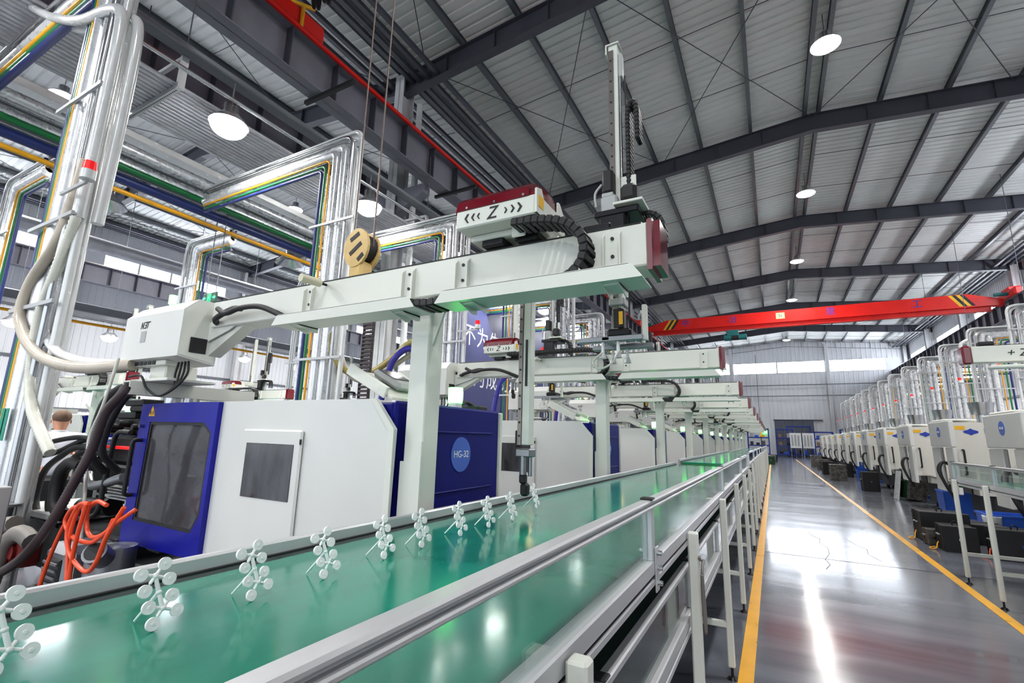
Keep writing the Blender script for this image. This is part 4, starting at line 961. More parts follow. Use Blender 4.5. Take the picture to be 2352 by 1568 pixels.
hose('cable_hose', [(-3.95,1.70,1.74), (-4.06,1.70,1.72), (-4.18,1.70,1.62), (-4.28,1.70,1.46), (-4.33,1.72,1.3), (-4.36,1.85,1.16)], .024, 'rubber', 'lower black hose bending down from the robot base')
hose('cord', [(-4.056,1.6,1.97), (-4.101,1.58,1.638), (-4.208,1.58,1.426), (-4.179,1.58,1.249), (-4.113,1.58,1.022), (-4.10,1.6,.75)], .011, 'hosew', 'thin pale cord hanging from the robot control box', cat='cord', n=8)
orange = [[(-3.481,1.45,1.038), (-3.6,1.45,1.05), (-3.718,1.45,1.004), (-3.89,1.45,.989), (-3.973,1.45,.903), (-3.88,1.45,.835), (-3.749,1.45,.813), (-3.582,1.45,.82), (-3.446,1.45,.884), (-3.299,1.45,.971), (-3.25,1.5,1.03)],
          [(-3.646,1.43,1.036), (-3.78,1.43,1.011), (-3.862,1.43,.863), (-3.773,1.43,.735), (-3.545,1.43,.67), (-3.437,1.43,.732), (-3.367,1.43,.881), (-3.276,1.45,1.044)],
          [(-3.70,1.44,1.03), (-3.797,1.44,.984), (-3.845,1.44,.826), (-3.797,1.44,.658), (-3.765,1.44,.553), (-3.75,1.46,.2)],
          [(-3.62,1.46,1.05), (-3.70,1.45,.99), (-3.66,1.45,.88), (-3.56,1.45,.85), (-3.42,1.45,.90), (-3.37,1.45,.97)],
          [(-3.95,1.47,.98), (-4.1,1.47,.75), (-4.2,1.47,.5), (-4.25,1.47,.2)],
          [(-3.66,1.42,1.03), (-3.70,1.42,.82), (-3.72,1.43,.6), (-3.70,1.45,.2)]]
for j, p in enumerate(orange):
    hose('orange_cable', p, .0125, 'orange', 'coiled orange cable hanging by the blue door, %s' % ('outer loop with a wide left bend', 'lowest hanging loop', 'strand dropping straight down', 'small upper loop', 'leftmost strand running down left', 'middle strand dropping behind the loops')[j], cat='cable', n=8)
for j, p in enumerate([[(-4.87,1.9,1.38), (-5.26,1.88,1.39), (-5.8,1.88,1.33), (-6.02,1.88,1.27), (-5.95,1.88,1.21), (-5.6,1.88,1.25), (-5.2,1.9,1.36), (-4.9,1.95,1.42)],
                       [(-4.84,1.9,1.311), (-5.2,1.88,1.31), (-5.453,1.88,1.234), (-5.741,1.88,1.089), (-5.808,1.88,.859), (-5.67,1.88,.70), (-5.424,1.88,.66)],
                       [(-4.84,1.92,1.29), (-5.1,1.9,1.28), (-5.33,1.9,1.19), (-5.55,1.9,1.05), (-5.6,1.9,.86), (-5.5,1.9,.72), (-5.3,1.9,.67)],
                       [(-5.0,1.86,1.17), (-5.1,1.83,1.19), (-5.22,1.82,1.12), (-5.26,1.82,.98), (-5.2,1.82,.84), (-5.05,1.83,.78)],
                       [(-4.3,1.86,1.45), (-4.45,1.84,1.44), (-4.5,1.84,1.3), (-4.52,1.84,1.05), (-4.55,1.84,.85), (-4.8,1.84,.78)]]):
    hose('hydraulic_hose', p, (.022,.026,.026,.05,.018)[j], 'rubber', 'black hydraulic hose on the injection unit, %s' % ('flat loop reaching farthest left', 'outer of the two downward bends', 'inner of the two downward bends', 'thick short loop', 'one beside the blue door')[j])
for j, p in enumerate([[(-4.9,1.5,.78), (-5.1,1.48,.74), (-5.2,1.46,.6), (-5.3,1.45,.35), (-5.5,1.5,.1)], [(-4.55,1.5,.70), (-4.72,1.48,.74), (-4.88,1.47,.65), (-4.95,1.46,.45), (-5.0,1.46,.25), (-5.1,1.5,.08)], [(-4.35,1.4,.30), (-4.5,1.38,.24), (-4.75,1.38,.20), (-5.0,1.38,.26), (-5.2,1.38,.30), (-5.5,1.4,.3)]]):
    hose('grey_hose', p, .055, 'hoseg', 'thick grey hose near the floor at the lower left, %s' % ('leftmost', 'arched over the red valve', 'lowest')[j])
one(M().cbox(-4.95,-4.7,1.5,1.62,.5,.68,.02).cyl((-4.82,1.48,.6),(-4.82,1.52,.6),.05,n=12), 'valve', mat('valve_red',(120,24,22),.4), 'dark red valve under the arched grey hose', 'valve', (-4.82,1.55,.5))
fp = thing('filter_bowl', 'small steel filter bowl with a flat lid behind the left post', 'filter', (-5.6,1.5,.6))
M().cyl((-5.3,1.55,.62), (-5.3,1.55,.86), .06, n=14).obj('bowl', K['steel'], fp); M().cyl((-5.3,1.55,.86), (-5.3,1.55,.88), .10, n=18).obj('lid', K['alud'], fp)
M().tube([(-5.3,1.55,.62), (-5.3,1.55,.0)], .012, 6).obj('stand', K['steel'], fp)
one(M().cbox(-4.55,-4.40,1.22,1.30,0,1.09,.006), 'guard_post', K['grey'], 'plain grey sheet metal post at the lower left edge', 'post', (-4.47,1.26,0))
# things behind machine one
dr = thing('hopper_dryer', 'steel vacuum hopper on a grey drum above the second machine, with blue and beige hoses', 'hopper', (-4.3, 5.3, .46))
M().cyl((-4.3,5.3,1.66), (-4.3,5.3,2.25), .24, n=24).lathe([(.24,0),(.08,-.2),(.07,-1.2)], (-4.3,5.3,1.66), 'z', 24).obj('drum', K['alud'], dr)
M().cyl((-4.3,5.3,2.25), (-4.3,5.3,2.27), .27, n=24).obj('drum_lid', K['grey'], dr)
M().cyl((-4.28,5.3,2.27), (-4.28,5.3,2.62), .13, n=20).cyl((-4.28,5.3,2.62), (-4.28,5.3,2.64), .15, n=20).cyl((-4.2,5.3,2.64), (-4.2,5.3,2.85), .10, n=16).obj('vacuum_loader', K['steel'], dr)
M().cbox(-4.25,-4.08,5.2,5.4,2.85,2.93,.02).obj('valve_head', K['black'], dr)
M().tube(spl([(-4.3,5.3,2.9), (-4.3,5.25,3.02), (-4.2,5.2,3.06), (-4.12,5.2,2.95), (-4.1,5.22,2.88)]), .014, 8).obj('pink_air_line', mat('pink_line',(245,120,105),.4), dr)
M().cyl((-4.02,5.2,2.45), (-4.02,5.2,2.60), .05, n=12).obj('amber_light', K['amber_l'], dr)
M().cyl((-4.02,5.2,2.1), (-4.02,5.2,2.45), .025, n=8).obj('light_pole', K['pvc'], dr)
M().tube(spl([(-4.35,5.2,2.66), (-4.5,5.1,2.66), (-4.62,5.0,2.5), (-4.68,4.95,2.2), (-4.70,4.9,1.9), (-4.72,4.9,1.6)]), .045, 10).obj('blue_hose', K['hoseb'], dr)
for k in range(1, 6): clone(dr, 'steel vacuum hopper on a grey drum, %s behind the nearest hopper' % ORD[k-1], 0, PITCH*k, group='hoppers over the left machines')
hose('feed_hose', [(-5.65,4.7,3.3), (-5.62,4.7,2.9), (-5.55,4.75,2.55), (-5.3,4.85,2.33), (-5.0,4.95,2.33), (-4.75,5.05,2.5), (-4.5,5.15,2.75), (-4.3,5.25,2.85)], .045, 'hosey', 'yellowish hose looping from the second pipe bundle to the steel hopper')
hose('feed_hose', [(-5.6,4.78,3.3), (-5.55,4.8,2.9), (-5.45,4.85,2.5), (-5.25,4.9,2.25), (-5.0,5.0,2.24), (-4.72,5.1,2.42), (-4.5,5.2,2.6), (-4.3,5.3,2.74)], .036, 'hose', 'pale beige hose just below the yellowish loop')
one(chain_mesh([(-4.42,4.3,.02), (-4.42,4.3,2.9)], (1,0,0), .16, .05, .05), 'hanging_cable_chain', K['hosed'], 'dark hanging cable chain behind the nearest machine', 'cable chain', (-4.42,4.3,0))
# banner
bn = thing('slogan_banner', 'navy slogan banner with white Chinese characters behind the second robot', 'banner', (-8.55, 16, 2.3))
M().box(-8.59, -8.55, 11.4, 18.6, 0.02, 6.6).obj('banner_sheet', K['banner'], bn)
for y, ch in zip([12.75+.82*i for i in range(7)], '不为失败找借口'): text(ch, .78, bn, K['wtext'], 'banner_character', (-8.545, y, 4.68), (0,1,0), (0,0,1))
for y, ch in zip([12.62+.82*i for i in range(7)], '只为成功找方法'): text(ch, .78, bn, K['wtext'], 'banner_character', (-8.545, y, 3.35), (0,1,0), (0,0,1))
pb = thing('poster_board', 'pale grey poster board left of the navy banner', 'board', (-8.57, 10.7, 0))
M().box(-8.59, -8.56, 10.0, 11.35, .02, 6.0).obj('board_sheet', K['pvc'], pb)
# exit sign
ex = thing('exit_sign', 'green running-man exit sign with two arrows above the control box', 'sign', (-10.0, 5.3, 4.0)); ORG[ex] = (-9.78, 5.3, 2.97)
M().cbox(-10.02,-9.54,5.28,5.32,2.98,3.20,.01).obj('sign_box', mat('sign_dark',(8,60,40),.4), ex)
for s in (-1, 1):
    c = -9.78+s*.12; t = c+s*.06
    M().prism([(c,3.075), (t,3.075), (t,3.05), (t+s*.05,3.09), (t,3.13), (t,3.105), (c,3.105)], 'y', 5.275, 5.28).obj('arrow', K['exit'], ex)
M().ring([(-9.84,3.01),(-9.72,3.01),(-9.72,3.17),(-9.84,3.17)], [(-9.83,3.01),(-9.73,3.01),(-9.73,3.16),(-9.83,3.16)], 'y', 5.275, 5.28).obj('door_pictogram', K['exit'], ex)
m = M().cyl((-9.77,5.279,3.135), (-9.77,5.272,3.135), .015, n=10); m.prism([(-9.80,3.125),(-9.77,3.125),(-9.762,3.08),(-9.80,3.06)], 'y', 5.272, 5.279)
for a, b in (((-9.79,3.075),(-9.82,3.02)), ((-9.775,3.08),(-9.745,3.05)), ((-9.77,3.11),(-9.745,3.09)), ((-9.795,3.115),(-9.82,3.085)), ((-9.745,3.05),(-9.755,3.015))):
    m.tube([(a[0],5.276,a[1]), (b[0],5.276,b[1])], .009, 5)
m.obj('running_man', K['exit'], ex)
for x in (-9.95, -9.6): M().tube([(x,5.3,3.19), (x,5.3,4.97)], .01, 6).obj('sign_rod', K['purlin'], ex)
M().box(-10.0, -9.55, 5.27, 5.33, 4.96, 5.02).obj('hanger_bar', K['purlin'], ex)

# ================================================================ PEOPLE
def skinned(name, chains, mat_, parent, o, root=0, sub=2):
    """chains: list of lists of (x,y,z,r); the same point in two chains is merged"""
    vs = []; rs = []; es = []; idx = {}
    for ch in chains:
        prev = None
        for (x, y, z, rr) in ch:
            k = (round(x,4), round(y,4), round(z,4))
            if k not in idx: idx[k] = len(vs); vs.append((x-o[0], y-o[1], z-o[2])); rs.append(rr)
            if prev is not None and prev != idx[k]: es.append((prev, idx[k]))
            prev = idx[k]
    me = bpy.data.meshes.new(name); me.from_pydata(vs, es, []); me.update(); ob = bpy.data.objects.new('tmp', me); col.objects.link(ob)
    sk = ob.modifiers.new('s', 'SKIN'); sk.use_smooth_shade = True
    d = me.skin_vertices[0].data
    for i, rr in enumerate(rs):
        rr = rr if isinstance(rr, tuple) else (rr, rr); d[i].radius = rr; d[i].use_root = (i == root)
    sb = ob.modifiers.new('d', 'SUBSURF'); sb.levels = sub; sb.render_levels = sub
    m2 = bpy.data.meshes.new_from_object(ob.evaluated_get(bpy.context.evaluated_depsgraph_get())); m2.name = name
    bpy.data.objects.remove(ob); m2.materials.clear(); m2.materials.append(mat_)
    for p in m2.polygons: p.use_smooth = True
    out = bpy.data.objects.new(name, m2); col.objects.link(out); out.parent = parent; ORG[out] = o; return out
def person(lab, px, py, rz, lh, rh, lean=.10, apron=True, hair=True):
    """standing man built facing +x, leaning forward; lh / rh: (elbow, wrist) relative to the feet centre"""
    o = (0, 0, 0); r = thing('person', lab, 'person', (px, py, 0)); ORG[r] = (0,0,0)
    hip = (0, 0, .88); ch = (lean, 0, 1.22); nk = (lean*1.45, 0, 1.40); hd = (lean*1.75+.02, 0, 1.52)
    legs = []
    for s in (-1, 1): legs.append([hip+(.11,), (.0, s*.09, .82, .085), (.03, s*.10, .47, .06), (-.02, s*.10, .09, .042), (.09, s*.115, .04, .038), (.16, s*.12, .035, .03)])
    torso = [hip+((.12,.15),), (lean*.5, 0, 1.04, (.11,.15)), ch+((.12,.165),), (lean*1.3, 0, 1.335, (.085,.12)), nk+(.052,)]
    head = [nk+(.052,), (lean*1.6, 0, 1.455, .06), hd+(.088,), (hd[0]+.005, 0, 1.60, .075)]
    arms = []
    for s, (el, wr) in ((-1, rh), (1, lh)):
        sh = (lean*1.25, s*.19, 1.32); arms.append([(lean*1.3, 0, 1.335, (.085,.12)), sh+(.055,), el+(.04,), wr+(.028,)])
    body = skinned('body', [torso, head]+legs+arms, K['skin'], r, o)
    # hands
    for s, (el, wr) in ((-1, rh), (1, lh)):
        d = (Vector(wr)-Vector(el)).normalized(); sd = d.cross(Vector((0,0,1))).normalized() if abs(d.z) < .9 else Vector((1,0,0)); n = sd.cross(d); wv = Vector(wr); chs = []
        palm = wv+d*.06; chs.append([tuple(wv)+(.024,), tuple(palm)+((.034,.018),), tuple(palm+d*.03)+((.036,.016),)])
        for j, (off, L) in enumerate(((-.027,.06), (-.009,.072), (.009,.068), (.026,.052))):
            b = palm+d*.03+sd*off; chs.append([tuple(palm+d*.03)+((.036,.016),), tuple(b)+(.009,), tuple(b+d*L*.5+n*.006)+(.0085,), tuple(b+d*L*.9+n*.022)+(.007,)])
        tb = wv+d*.03+sd*.03*s; chs.append([tuple(wv)+(.024,), tuple(tb)+(.012,), tuple(tb+d*.035+sd*.02*s)+(.009,), tuple(tb+d*.06+sd*.022*s+n*.01)+(.008,)])
        skinned('hand', chs, K['skin'], r, o, 0, 1)
    # face and ears
    fx = hd[0]+.085
    fm_ = M().sphere((fx+.004, 0, 1.525), .014, 8, 6, (1,.8,1.4)).sphere((hd[0], .088, 1.53), .022, 8, 6, (.7,.35,1.2)).sphere((hd[0], -.088, 1.53), .022, 8, 6, (.7,.35,1.2)); fm_.obj('nose_and_ears', K['skin'], r, o)
    M().sphere((fx-.006, .03, 1.555), .009, 8, 6).sphere((fx-.006, -.03, 1.555), .009, 8, 6).obj('eyes', K['text'], r, o)
    M().box(fx-.012, fx-.004, -.022, .022, 1.485, 1.491).obj('mouth', mat('lips', (150,84,76), .5) if 'lips' not in bpy.data.materials else bpy.data.materials['lips'], r, o)
    if hair: M().sphere((hd[0]-.012, 0, 1.585), .097, 16, 10, (1.0,.92,.85)).obj('hair', K['hair'], r, o)
    # clothes
    sh_ = [[(0,0,.86,(.135,.175)), (lean*.5,0,1.04,(.128,.175)), ch+((.135,.19),), (lean*1.3,0,1.345,(.115,.165)), (lean*1.42,0,1.40,.072)]]
    for s, (el, wr) in ((-1, rh), (1, lh)):
        a = Vector((lean*1.25, s*.19, 1.32)); e = Vector(el); sh_.append([(lean*1.3,0,1.345,(.115,.165)), tuple(a+Vector((0,0,.01)))+(.088,), tuple(a.lerp(e,.8))+(.064,)])
    skinned('shirt', sh_, K['shirt'], r, o)
    M().lathe([(.068,0), (.078,.03), (.07,.045)], (lean*1.42,0,1.385), 'z', 16).obj('collar', K['shirt'], r, o)
    tr = []
    for s in (-1, 1): tr.append([(0,0,.90,(.125,.165)), (.0,s*.09,.80,.105), (.03,s*.10,.47,.085), (-.02,s*.10,.12,.075)])
    skinned('trousers', tr, K['khaki'], r, o)
    for s in (-1, 1): M().sphere((.05, s*.118, .045), .06, 12, 8, (2.1,.8,.75)).obj('shoe', K['black'], r, o)
    if apron: M().cbox(-.155, .0, -.17, .17, .62, .93, .05).obj('waist_bag', K['apron'], r, o)
    r.rotation_euler = (0, 0, rz); return r
person('man in a light grey polo shirt with cropped hair, seen from behind at the left', -7.25, 2.45, math.radians(168), ((.10,-.26,1.08) and (.06,.27,1.06), (.02,.33,.82)), ((.22,-.26,1.10), (.42,-.20,1.15)))
person('person mostly hidden behind the nearest pipe bundle, one raised hand showing', -7.9, 2.22, math.radians(20), ((.16,.26,1.10), (.34,.22,1.30)), ((.05,-.27,1.05), (.1,-.3,.85)), lean=.04)
# ================================================================ RIGHT ROW
K['badge2'] = K['badge']
def rmachine(lab):
    Xf, Ya, Yb = 3.0, 9.06, 10.42
    r = thing('injection_machine', lab, 'machine', (Xf, Ya, 0), 'cream machines of the right row')
    c = M().cbox(Xf, 3.08, Ya, Yb, 1.5, 2.0, .012).obj('upper_cover', K['panel'], r)
    M().cyl((Xf, 9.74, 1.79), (Xf-.004, 9.74, 1.79), .105, n=32).obj('round_badge', K['badge'], c)
    text('HG-08', .05, c, K['wtext'], 'badge_text', (Xf-.006, 9.74, 1.79), (0,-1,0), (0,0,1))
    for y0, y1 in ((Ya, 9.50), (9.90, Yb)): M().cbox(Xf+.012, 3.08, y0, y1, .62, 1.49, .012).obj('front_column', K['panel'], r)
    M().box(3.3, 3.32, 9.45, 9.95, .62, 1.49).obj('mould_gap', K['blackm'], r)
    for z in (.85, 1.15): M().cyl((3.15, 9.45, z), (3.15, 9.95, z), .04, n=12).obj('tie_bar', K['steel'], r)
    s = M().prism([(3.06,.80), (3.45,.80), (3.75,.62), (5.6,.62), (5.6,1.97), (3.06,1.97)], 'y', Ya+.02, Ya+.06).obj('side_panel', K['beige'], r)
    M().cbox(3.32, 5.6, Ya+.06, Yb-.02, .62, 1.95, .01).obj('side_body', K['beige'], r)
    M().prism([(3.2,.84), (3.5,.84), (3.8,1.08), (3.9,1.3), (4.6,1.3), (4.6,.66), (3.75,.66)], 'y', Ya+.012, Ya+.02).obj('lower_flap', K['beige'], s)
    M().box(3.09, 3.24, Ya+.014, Ya+.02, 1.83, 1.90).obj('yellow_label', K['yel'], s)
    m = M(); m.prism([(3.22,1.79), (3.32,1.725), (3.42,1.79), (3.32,1.855)], 'y', Ya+.014, Ya+.02); m.prism(disc_pts(3.32,1.79,.11,.04), 'y', Ya+.013, Ya+.02); m.obj('diamond_logo', K['bluet'], s)
    text('HAITIAN', .13, s, K['bluet'], 'maker_name', (3.50, Ya+.012, 1.81), (1,0,0), (0,0,1), align='LEFT')
    M().tube(elbow([(3.16,Ya+.02,1.45), (3.16,Ya-.05,1.45), (3.16,Ya-.05,1.0), (3.16,Ya+.02,1.0)], .03), .018, 8).obj('door_handle', K['black'], s)
    M().cbox(3.5, 5.7, Ya+.1, Yb-.1, .12, .62, .02).obj('machine_base', K['dark'], r)
    for x in (3.65, 5.4):
        for y in (Ya+.2, Yb-.2): M().cyl((x, y, 0), (x, y, .12), .06, n=10).obj('foot', K['blackm'], r)
    for j in range(2): M().tube(spl([(3.1+.04*j,9.6,1.12), (2.96,9.56,1.2), (2.88,9.5+.1*j,1.05), (2.92,9.46,.8), (3.05,9.5,.5)]), .026, 8).obj('hose_loop', K['rubber'], r)
    M().cbox(3.02, 3.5, 9.3, 10.2, 2.0, 2.04, .015).obj('top_rail', K['cream'], r)
    M().cyl((4.6,9.7,1.94), (4.6,9.7,2.3), .12, n=14).cyl((4.6,9.7,2.3), (4.6,9.7,2.6), .2, .25, n=16).obj('hopper', K['steel'], r)
    return r
rm = rmachine('cream moulding machine with a round blue badge, nearest in the right row')
for k in range(1, 11): clone(rm, 'cream moulding machine with a round blue badge, %s behind the nearest in the right row' % ORD[k-1], 0, 3.12*k)
# robot reaching in from the right
rr = thing('takeout_robot', 'cream robot beam lettered with a plus and minus sign, reaching in from the right', 'robot', (2.1, 7.5, 0))
bm = M().cbox(2.14, 5.6, 7.42, 7.58, 2.48, 2.67, .006).obj('beam', K['cream'], rr)
M().cbox(2.05, 2.14, 7.41, 7.59, 2.46, 2.68, .02).obj('end_cap', K['burg'], bm)
text('+ Z -', .12, bm, K['text'], 'printed_letters', (2.56, 7.418, 2.575), (1,0,0), (0,0,1), shear=.2)
nbt(bm, (2.93, 7.4185, 2.575), .10, (1,0,0), (0,0,1))
M().box(2.2, 5.6, 7.44, 7.56, 2.67, 2.68).obj('guide_rail', K['black'], bm)
M().cbox(2.22, 2.36, 7.45, 7.55, 2.68, 2.73, .01).obj('stop_block', K['black'], bm)
M().cbox(2.25, 5.6, 7.30, 7.42, 2.39, 2.43, .01).obj('cable_tray', K['cream'], rr)
M().cbox(4.3, 4.5, 7.4, 7.6, 0, 2.48, .01).obj('column', K['cream'], rr)
M().tube(elbow([(2.12,7.6,2.55), (2.12,7.7,2.75), (2.2,7.7,2.8)], .05), .02, 8).obj('pipe_end', K['pvc'], rr)
# moulds and crates on the floor
def mould(x, y, w, d, h, k, lab, rz=0, tilt=0, eye=True, plate=None, grp='mould blocks on the floor', wire=None):
    r = thing('mould_block', lab, 'mould block', (x, y, 0), grp); ORG[r] = (0,0,0)
    M().cbox(-w/2, w/2, -d*.5, -d*.28, .0, h, .006).obj('clamp_plate', K[plate or k], r, (0,0,0))
    M().cbox(-w/2+.01, w/2-.01, -d*.28, d*.02, .008, h-.008, .004).cbox(-w/2+.01, w/2-.01, d*.03, d*.3, .008, h-.008, .004).obj('cavity_block', K[k], r, (0,0,0))
    M().cbox(-w/2, w/2, d*.3, d*.5, 0, h, .006).obj('clamp_plate', K[plate or k], r, (0,0,0))
    if eye: M().tube(spl([(-.03,0,h-.005), (-.035,0,h+.03), (0,0,h+.055), (.035,0,h+.03), (.03,0,h-.005)]), .009, 6).obj('lifting_eye', K['blackm'], r, (0,0,0))
    M().cyl((0,-d*.5,h*.5), (0,-d*.5-.006,h*.5), .022, n=12).obj('locating_ring', K['steel'], r, (0,0,0))
    for j in range(2): M().cyl((-w/2,d*(-.1+.25*j),h*.6), (-w/2-.03,d*(-.1+.25*j),h*.6), .014, n=8).obj('water_port', K['alud'], r, (0,0,0))
    if wire: M().tube(spl([(-w/2-.02,0,h*.3), (-w/2-.05,-.06,h*.22), (-w/2-.08,-.12,.03), (-w/2-.14,-.1,.012), (-w/2-.12,.02,.012), (-w/2-.06,.0,.03)]), .008, 6).obj('wire', K[wire], r, (0,0,0))
    r.rotation_euler = (0, tilt, rz)
    if tilt: r.location.z = abs(math.sin(tilt))*w/2
    return r
mould(2.32, 10.55, .62, .46, .46, 'mould', 'large black mould block nearest the yellow line, beside an orange wire', .04, wire='ypipe')
mould(2.30, 9.72, .40, .34, .36, 'mould', 'black mould block with greenish side, right of a small grey block', .02, plate='mould', wire='ypipe')
mould(2.86, 9.45, .52, .36, .40, 'mould', 'black mould block between the two right conveyor legs', .03, wire='orange')
mould(2.08, 10.05, .16, .22, .24, 'mouldg', 'small grey mould block in front of the large black one', .1, eye=False)
mould(2.85, 10.75, .55, .5, .30, 'mould', 'flat black mould block behind the conveyor legs', 0, eye=False)
mould(2.75, 20.1, .45, .42, .62, 'mould', 'black mould block with a brass ring beside the tilted green one', .05)
tm = mould(3.32, 17.6, .42, .62, .80, 'mouldgr', 'tilted green and grey mould block leaning on a white board', .25, tilt=.16, eye=False, plate='mouldg')
mould(2.32, 24.7, .55, .45, .66, 'mouldg', 'grey mould block standing by the yellow line far along the aisle', .1)
mould(2.95, 27.9, .5, .45, .62, 'mould', 'black mould block right behind the far grey one', .05)
mould(2.35, 29.2, .5, .4, .62, 'mould', 'dark mould block behind the far grey one', .1)
mould(2.5, 33.5, .6, .5, .6, 'mouldg', 'brownish grey mould block near the end of the yellow line', .1)
mould(2.4, 37.5, .6, .6, .75, 'mouldg', 'pale topped mould block far along the aisle', .0)
mould(2.9, 41.0, .9, .6, .6, 'mould', 'wide dark mould pile far along the aisle', .1)
mould(3.4, 37.6, .7, .6, .6, 'mould', 'dark mould block beside a red hose far along the aisle', .0)
for k, (x, y) in enumerate(((-.15, 41.5), (-.05, 44.2), (-.25, 38.6))):
    mould(x, y, .5, .5, .55, ('mouldg', 'mould', 'mouldgr')[k], ('greyish', 'black', 'greenish')[k]+' mould block at the far end of the left conveyor', .1, eye=False)
one(M().cbox(-.012,.012,-.3,.3,0,.8,.003, Matrix.Translation((3.0,17.75,.0)) @ Matrix.Rotation(.16,4,'Y')), 'white_board', K['pvc'], 'thin white board leaning beside the tilted green mould', 'board')
def crate(x, y, w, d, h, lab, n=1, k='blue_crate'):
    for j in range(n):
        r = thing('plastic_crate', lab if n == 1 else lab+', %s of its stack' % ('bottom' if j == 0 else 'top'), 'crate', (x, y, j*h), 'blue plastic crates'); o = (0,0,0); ORG[r] = o
        t = .012; e = .02
        M().box(-w/2+e, w/2-e, -d/2+e, d/2-e, 0, .015).obj('crate_floor', K[k], r, o)
        for a, b in (((-w/2+e,-d/2+e), (w/2-e,-d/2+e)), ((w/2-e,-d/2+e), (w/2-e,d/2-e)), ((w/2-e,d/2-e), (-w/2+e,d/2-e)), ((-w/2+e,d/2-e), (-w/2+e,-d/2+e))):
            A0 = Vector((a[0],a[1],0)); B0 = Vector((b[0],b[1],0)); A1 = Vector((a[0]*w/(w-2*e), a[1]*d/(d-2*e), h)); B1 = Vector((b[0]*w/(w-2*e), b[1]*d/(d-2*e), h)); n_ = (B0-A0).cross(Vector((0,0,1))).normalized()*t
            M().add([A0,B0,B1,A1,A0-n_,B0-n_,B1-n_,A1-n_], [(0,1,2,3),(4,7,6,5),(0,4,5,1),(1,5,6,2),(2,6,7,3),(3,7,4,0)]).obj('crate_wall', K[k], r, o)
        M().ring([(-w/2-.015,-d/2-.015),(w/2+.015,-d/2-.015),(w/2+.015,d/2+.015),(-w/2-.015,d/2+.015)], [(-w/2,-d/2),(w/2,-d/2),(w/2,d/2),(-w/2,d/2)], 'z', h-.03, h).obj('crate_rim', K[k], r, o)
crate(3.72, 26.95, .95, .8, .5, 'tall blue crate beside the dark moulds down the aisle', 2)
crate(4.2, 20.6, .5, .5, .45, 'blue crate under the third right machine')
crate(3.5, 14.3, .6, .55, .55, 'blue crate against the carton behind the right conveyor legs')
crate(3.45, 11.3, .8, .6, .42, 'low blue crate at the right edge behind the conveyor', 1)
crate(3.3, 8.35, .6, .5, .45, 'open blue crate behind the second right conveyor leg')
one(M().lathe([(.0,0),(.13,0),(.17,.62),(.175,.64),(.16,.64),(.12,.02),(0,.02)], (3.95,17.4,0), 'z', 24), 'white_bin', K['pvc'], 'slim white bin standing beside the tilted green mould', 'bin', (3.95,17.4,0))
one(M().lathe([(.0,0),(.09,0),(.12,.38),(.125,.4),(.11,.4),(.08,.02),(0,.02)], (3.1,11.05,0), 'z', 24), 'white_bin', K['pvc'], 'short white bin behind the right conveyor legs', 'bin', (3.1,11.05,0))
one(M().cbox(3.9,4.3,14.5,15.0,0,.66,.01), 'carton', K['carton'], 'brown carton standing behind the blue crate', 'box', (4.1,14.75,0))

# ================================================================ FAR END
def shelf(x0, x1, y, h, lab, stuff=True):
    r = thing('storage_rack', lab, 'rack', ((x0+x1)/2, y, 0), 'blue racks at the far end')
    for x in (x0, x1):
        for yy in (y-.35, y+.35): M().cbox(x-.05, x+.05, yy-.04, yy+.04, 0, h, .005).obj('upright', K['shelf'], r)
    for z in (.25, 1.1, 1.9, h-.12):
        M().cbox(x0, x1, y-.39, y-.33, z, z+.12, .005).cbox(x0, x1, y+.33, y+.39, z, z+.12, .005).obj('shelf_beam', K['shelf'], r)
        M().box(x0, x1, y-.35, y+.35, z+.09, z+.11).obj('shelf_deck', K['beam'], r)
    return r
racks = [(.35, 1.9, 58, 2.9), (1.45, 3.6, 60.5, 3.3), (3.8, 5.4, 59, 2.7), (6.2, 9.6, 60, 3.0), (-2.3, -.35, 57, 2.9), (-4.6, -2.6, 58.5, 3.2)]
for k, (a, b, y, h) in enumerate(racks):
    shelf(a, b, y, h, 'blue steel storage rack at the far end, %s' % ('left of the white boards', 'tall one behind the white boards', 'right of the white boards', 'behind the far right machines', 'just left of the aisle', 'far left behind the robots')[k])
n = 0
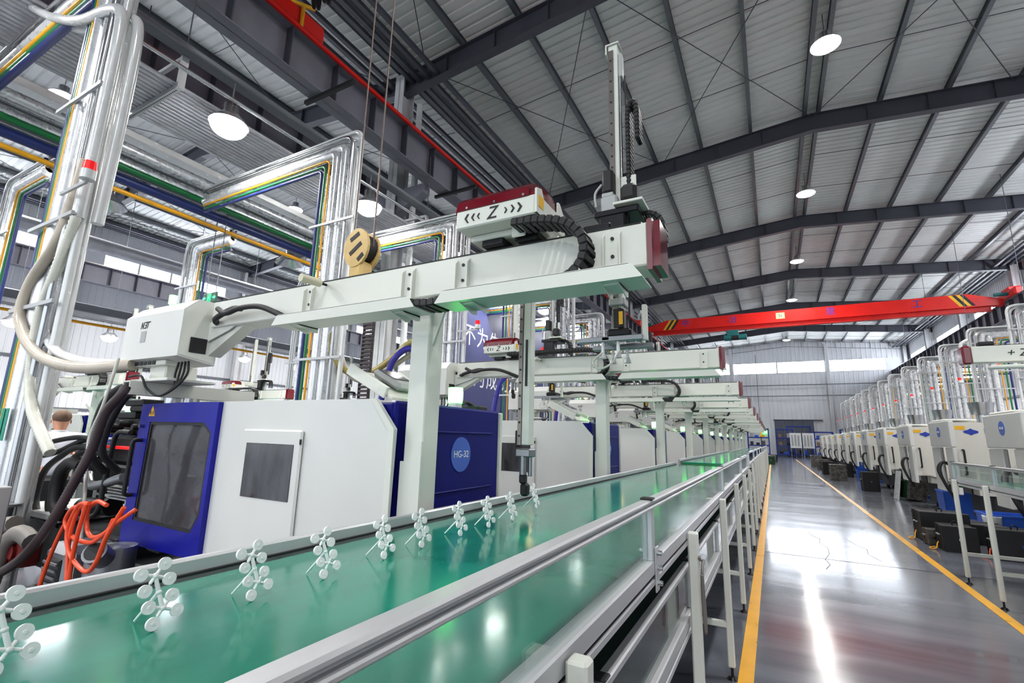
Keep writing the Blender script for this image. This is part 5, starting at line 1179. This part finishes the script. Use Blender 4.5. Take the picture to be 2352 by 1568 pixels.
for (a, b, y, h), where in zip(racks, ('left of the white boards', 'behind the white boards', 'right of the white boards', 'behind the right machines', 'left of the aisle', 'far left')):
    for z in (.36, 1.21, 2.01):
        x = a+.2; q = 0
        while x < b-.35:
            w_ = random.uniform(.25, .45); hh = random.uniform(.2, .5); kk = random.choice(['carton', 'mouldg', 'grey', 'dark', 'blue_crate', 'mould', 'ypipe']); q += 1
            m = M().cbox(x, x+w_, y-.25, y+.2, z, z+hh, .01).cbox(x-.01, x+w_+.01, y-.26, y+.21, z+hh-.04, z+hh, .005)
            one(m, 'stored_box', K[kk], '%s box, %s on %s shelf of blue rack %s' % ({'carton': 'brown', 'mouldg': 'steel grey', 'grey': 'pale grey', 'dark': 'dark grey', 'blue_crate': 'blue', 'mould': 'black', 'ypipe': 'yellow'}[kk], ORD[q-1], {.36: 'lowest', 1.21: 'middle', 2.01: 'upper'}[z], where), 'box', (x+w_/2, y, z), 'boxes on the far racks'); x += w_+random.uniform(.08, .5); n += 1
for k, x in enumerate((1.55, 2.65)):
    r = thing('notice_board', 'white printed notice board in front of the blue racks, %s' % ('left one', 'right one')[k], 'board', (x, 57, 0))
    M().box(x, x+1.0, 57.0, 57.03, 1.0, 2.5).obj('board_sheet', K['pvc'], r)
    for j in range(3): M().box(x+.12+.27*j, x+.28+.27*j, 56.995, 57.0, 1.2, 2.3).obj('printed_column', K['grey'], r)
    for xx in (x+.05, x+.95): M().cyl((xx, 57.05, 0), (xx, 57.05, 2.5), .02, n=8).obj('board_leg', K['steel'], r)
ex2 = thing('exit_sign', 'small green lit sign on the far wall left of the dark gate', 'sign', (-.8, Y1-.15, 3)); M().cbox(-1.05,-.55,Y1-.2,Y1-.12,2.55,2.75,.02).obj('sign_box', K['green_l'], ex2)
yb = thing('hanging_tool', 'yellow hanging control box at the far end of the left conveyor', 'control box', (-.75, 40, 1.4)); M().cbox(-.8,-.68,39.95,40.05,1.9,2.6,.03).obj('box', K['yel'], yb); M().tube([(-.74,40,2.6),(-.74,40,8)], .015, 6).obj('cable', K['black'], yb); M().tube([(-.74,40,1.9),(-.74,40,0.02)], .03, 6).obj('pole', K['black'], yb)
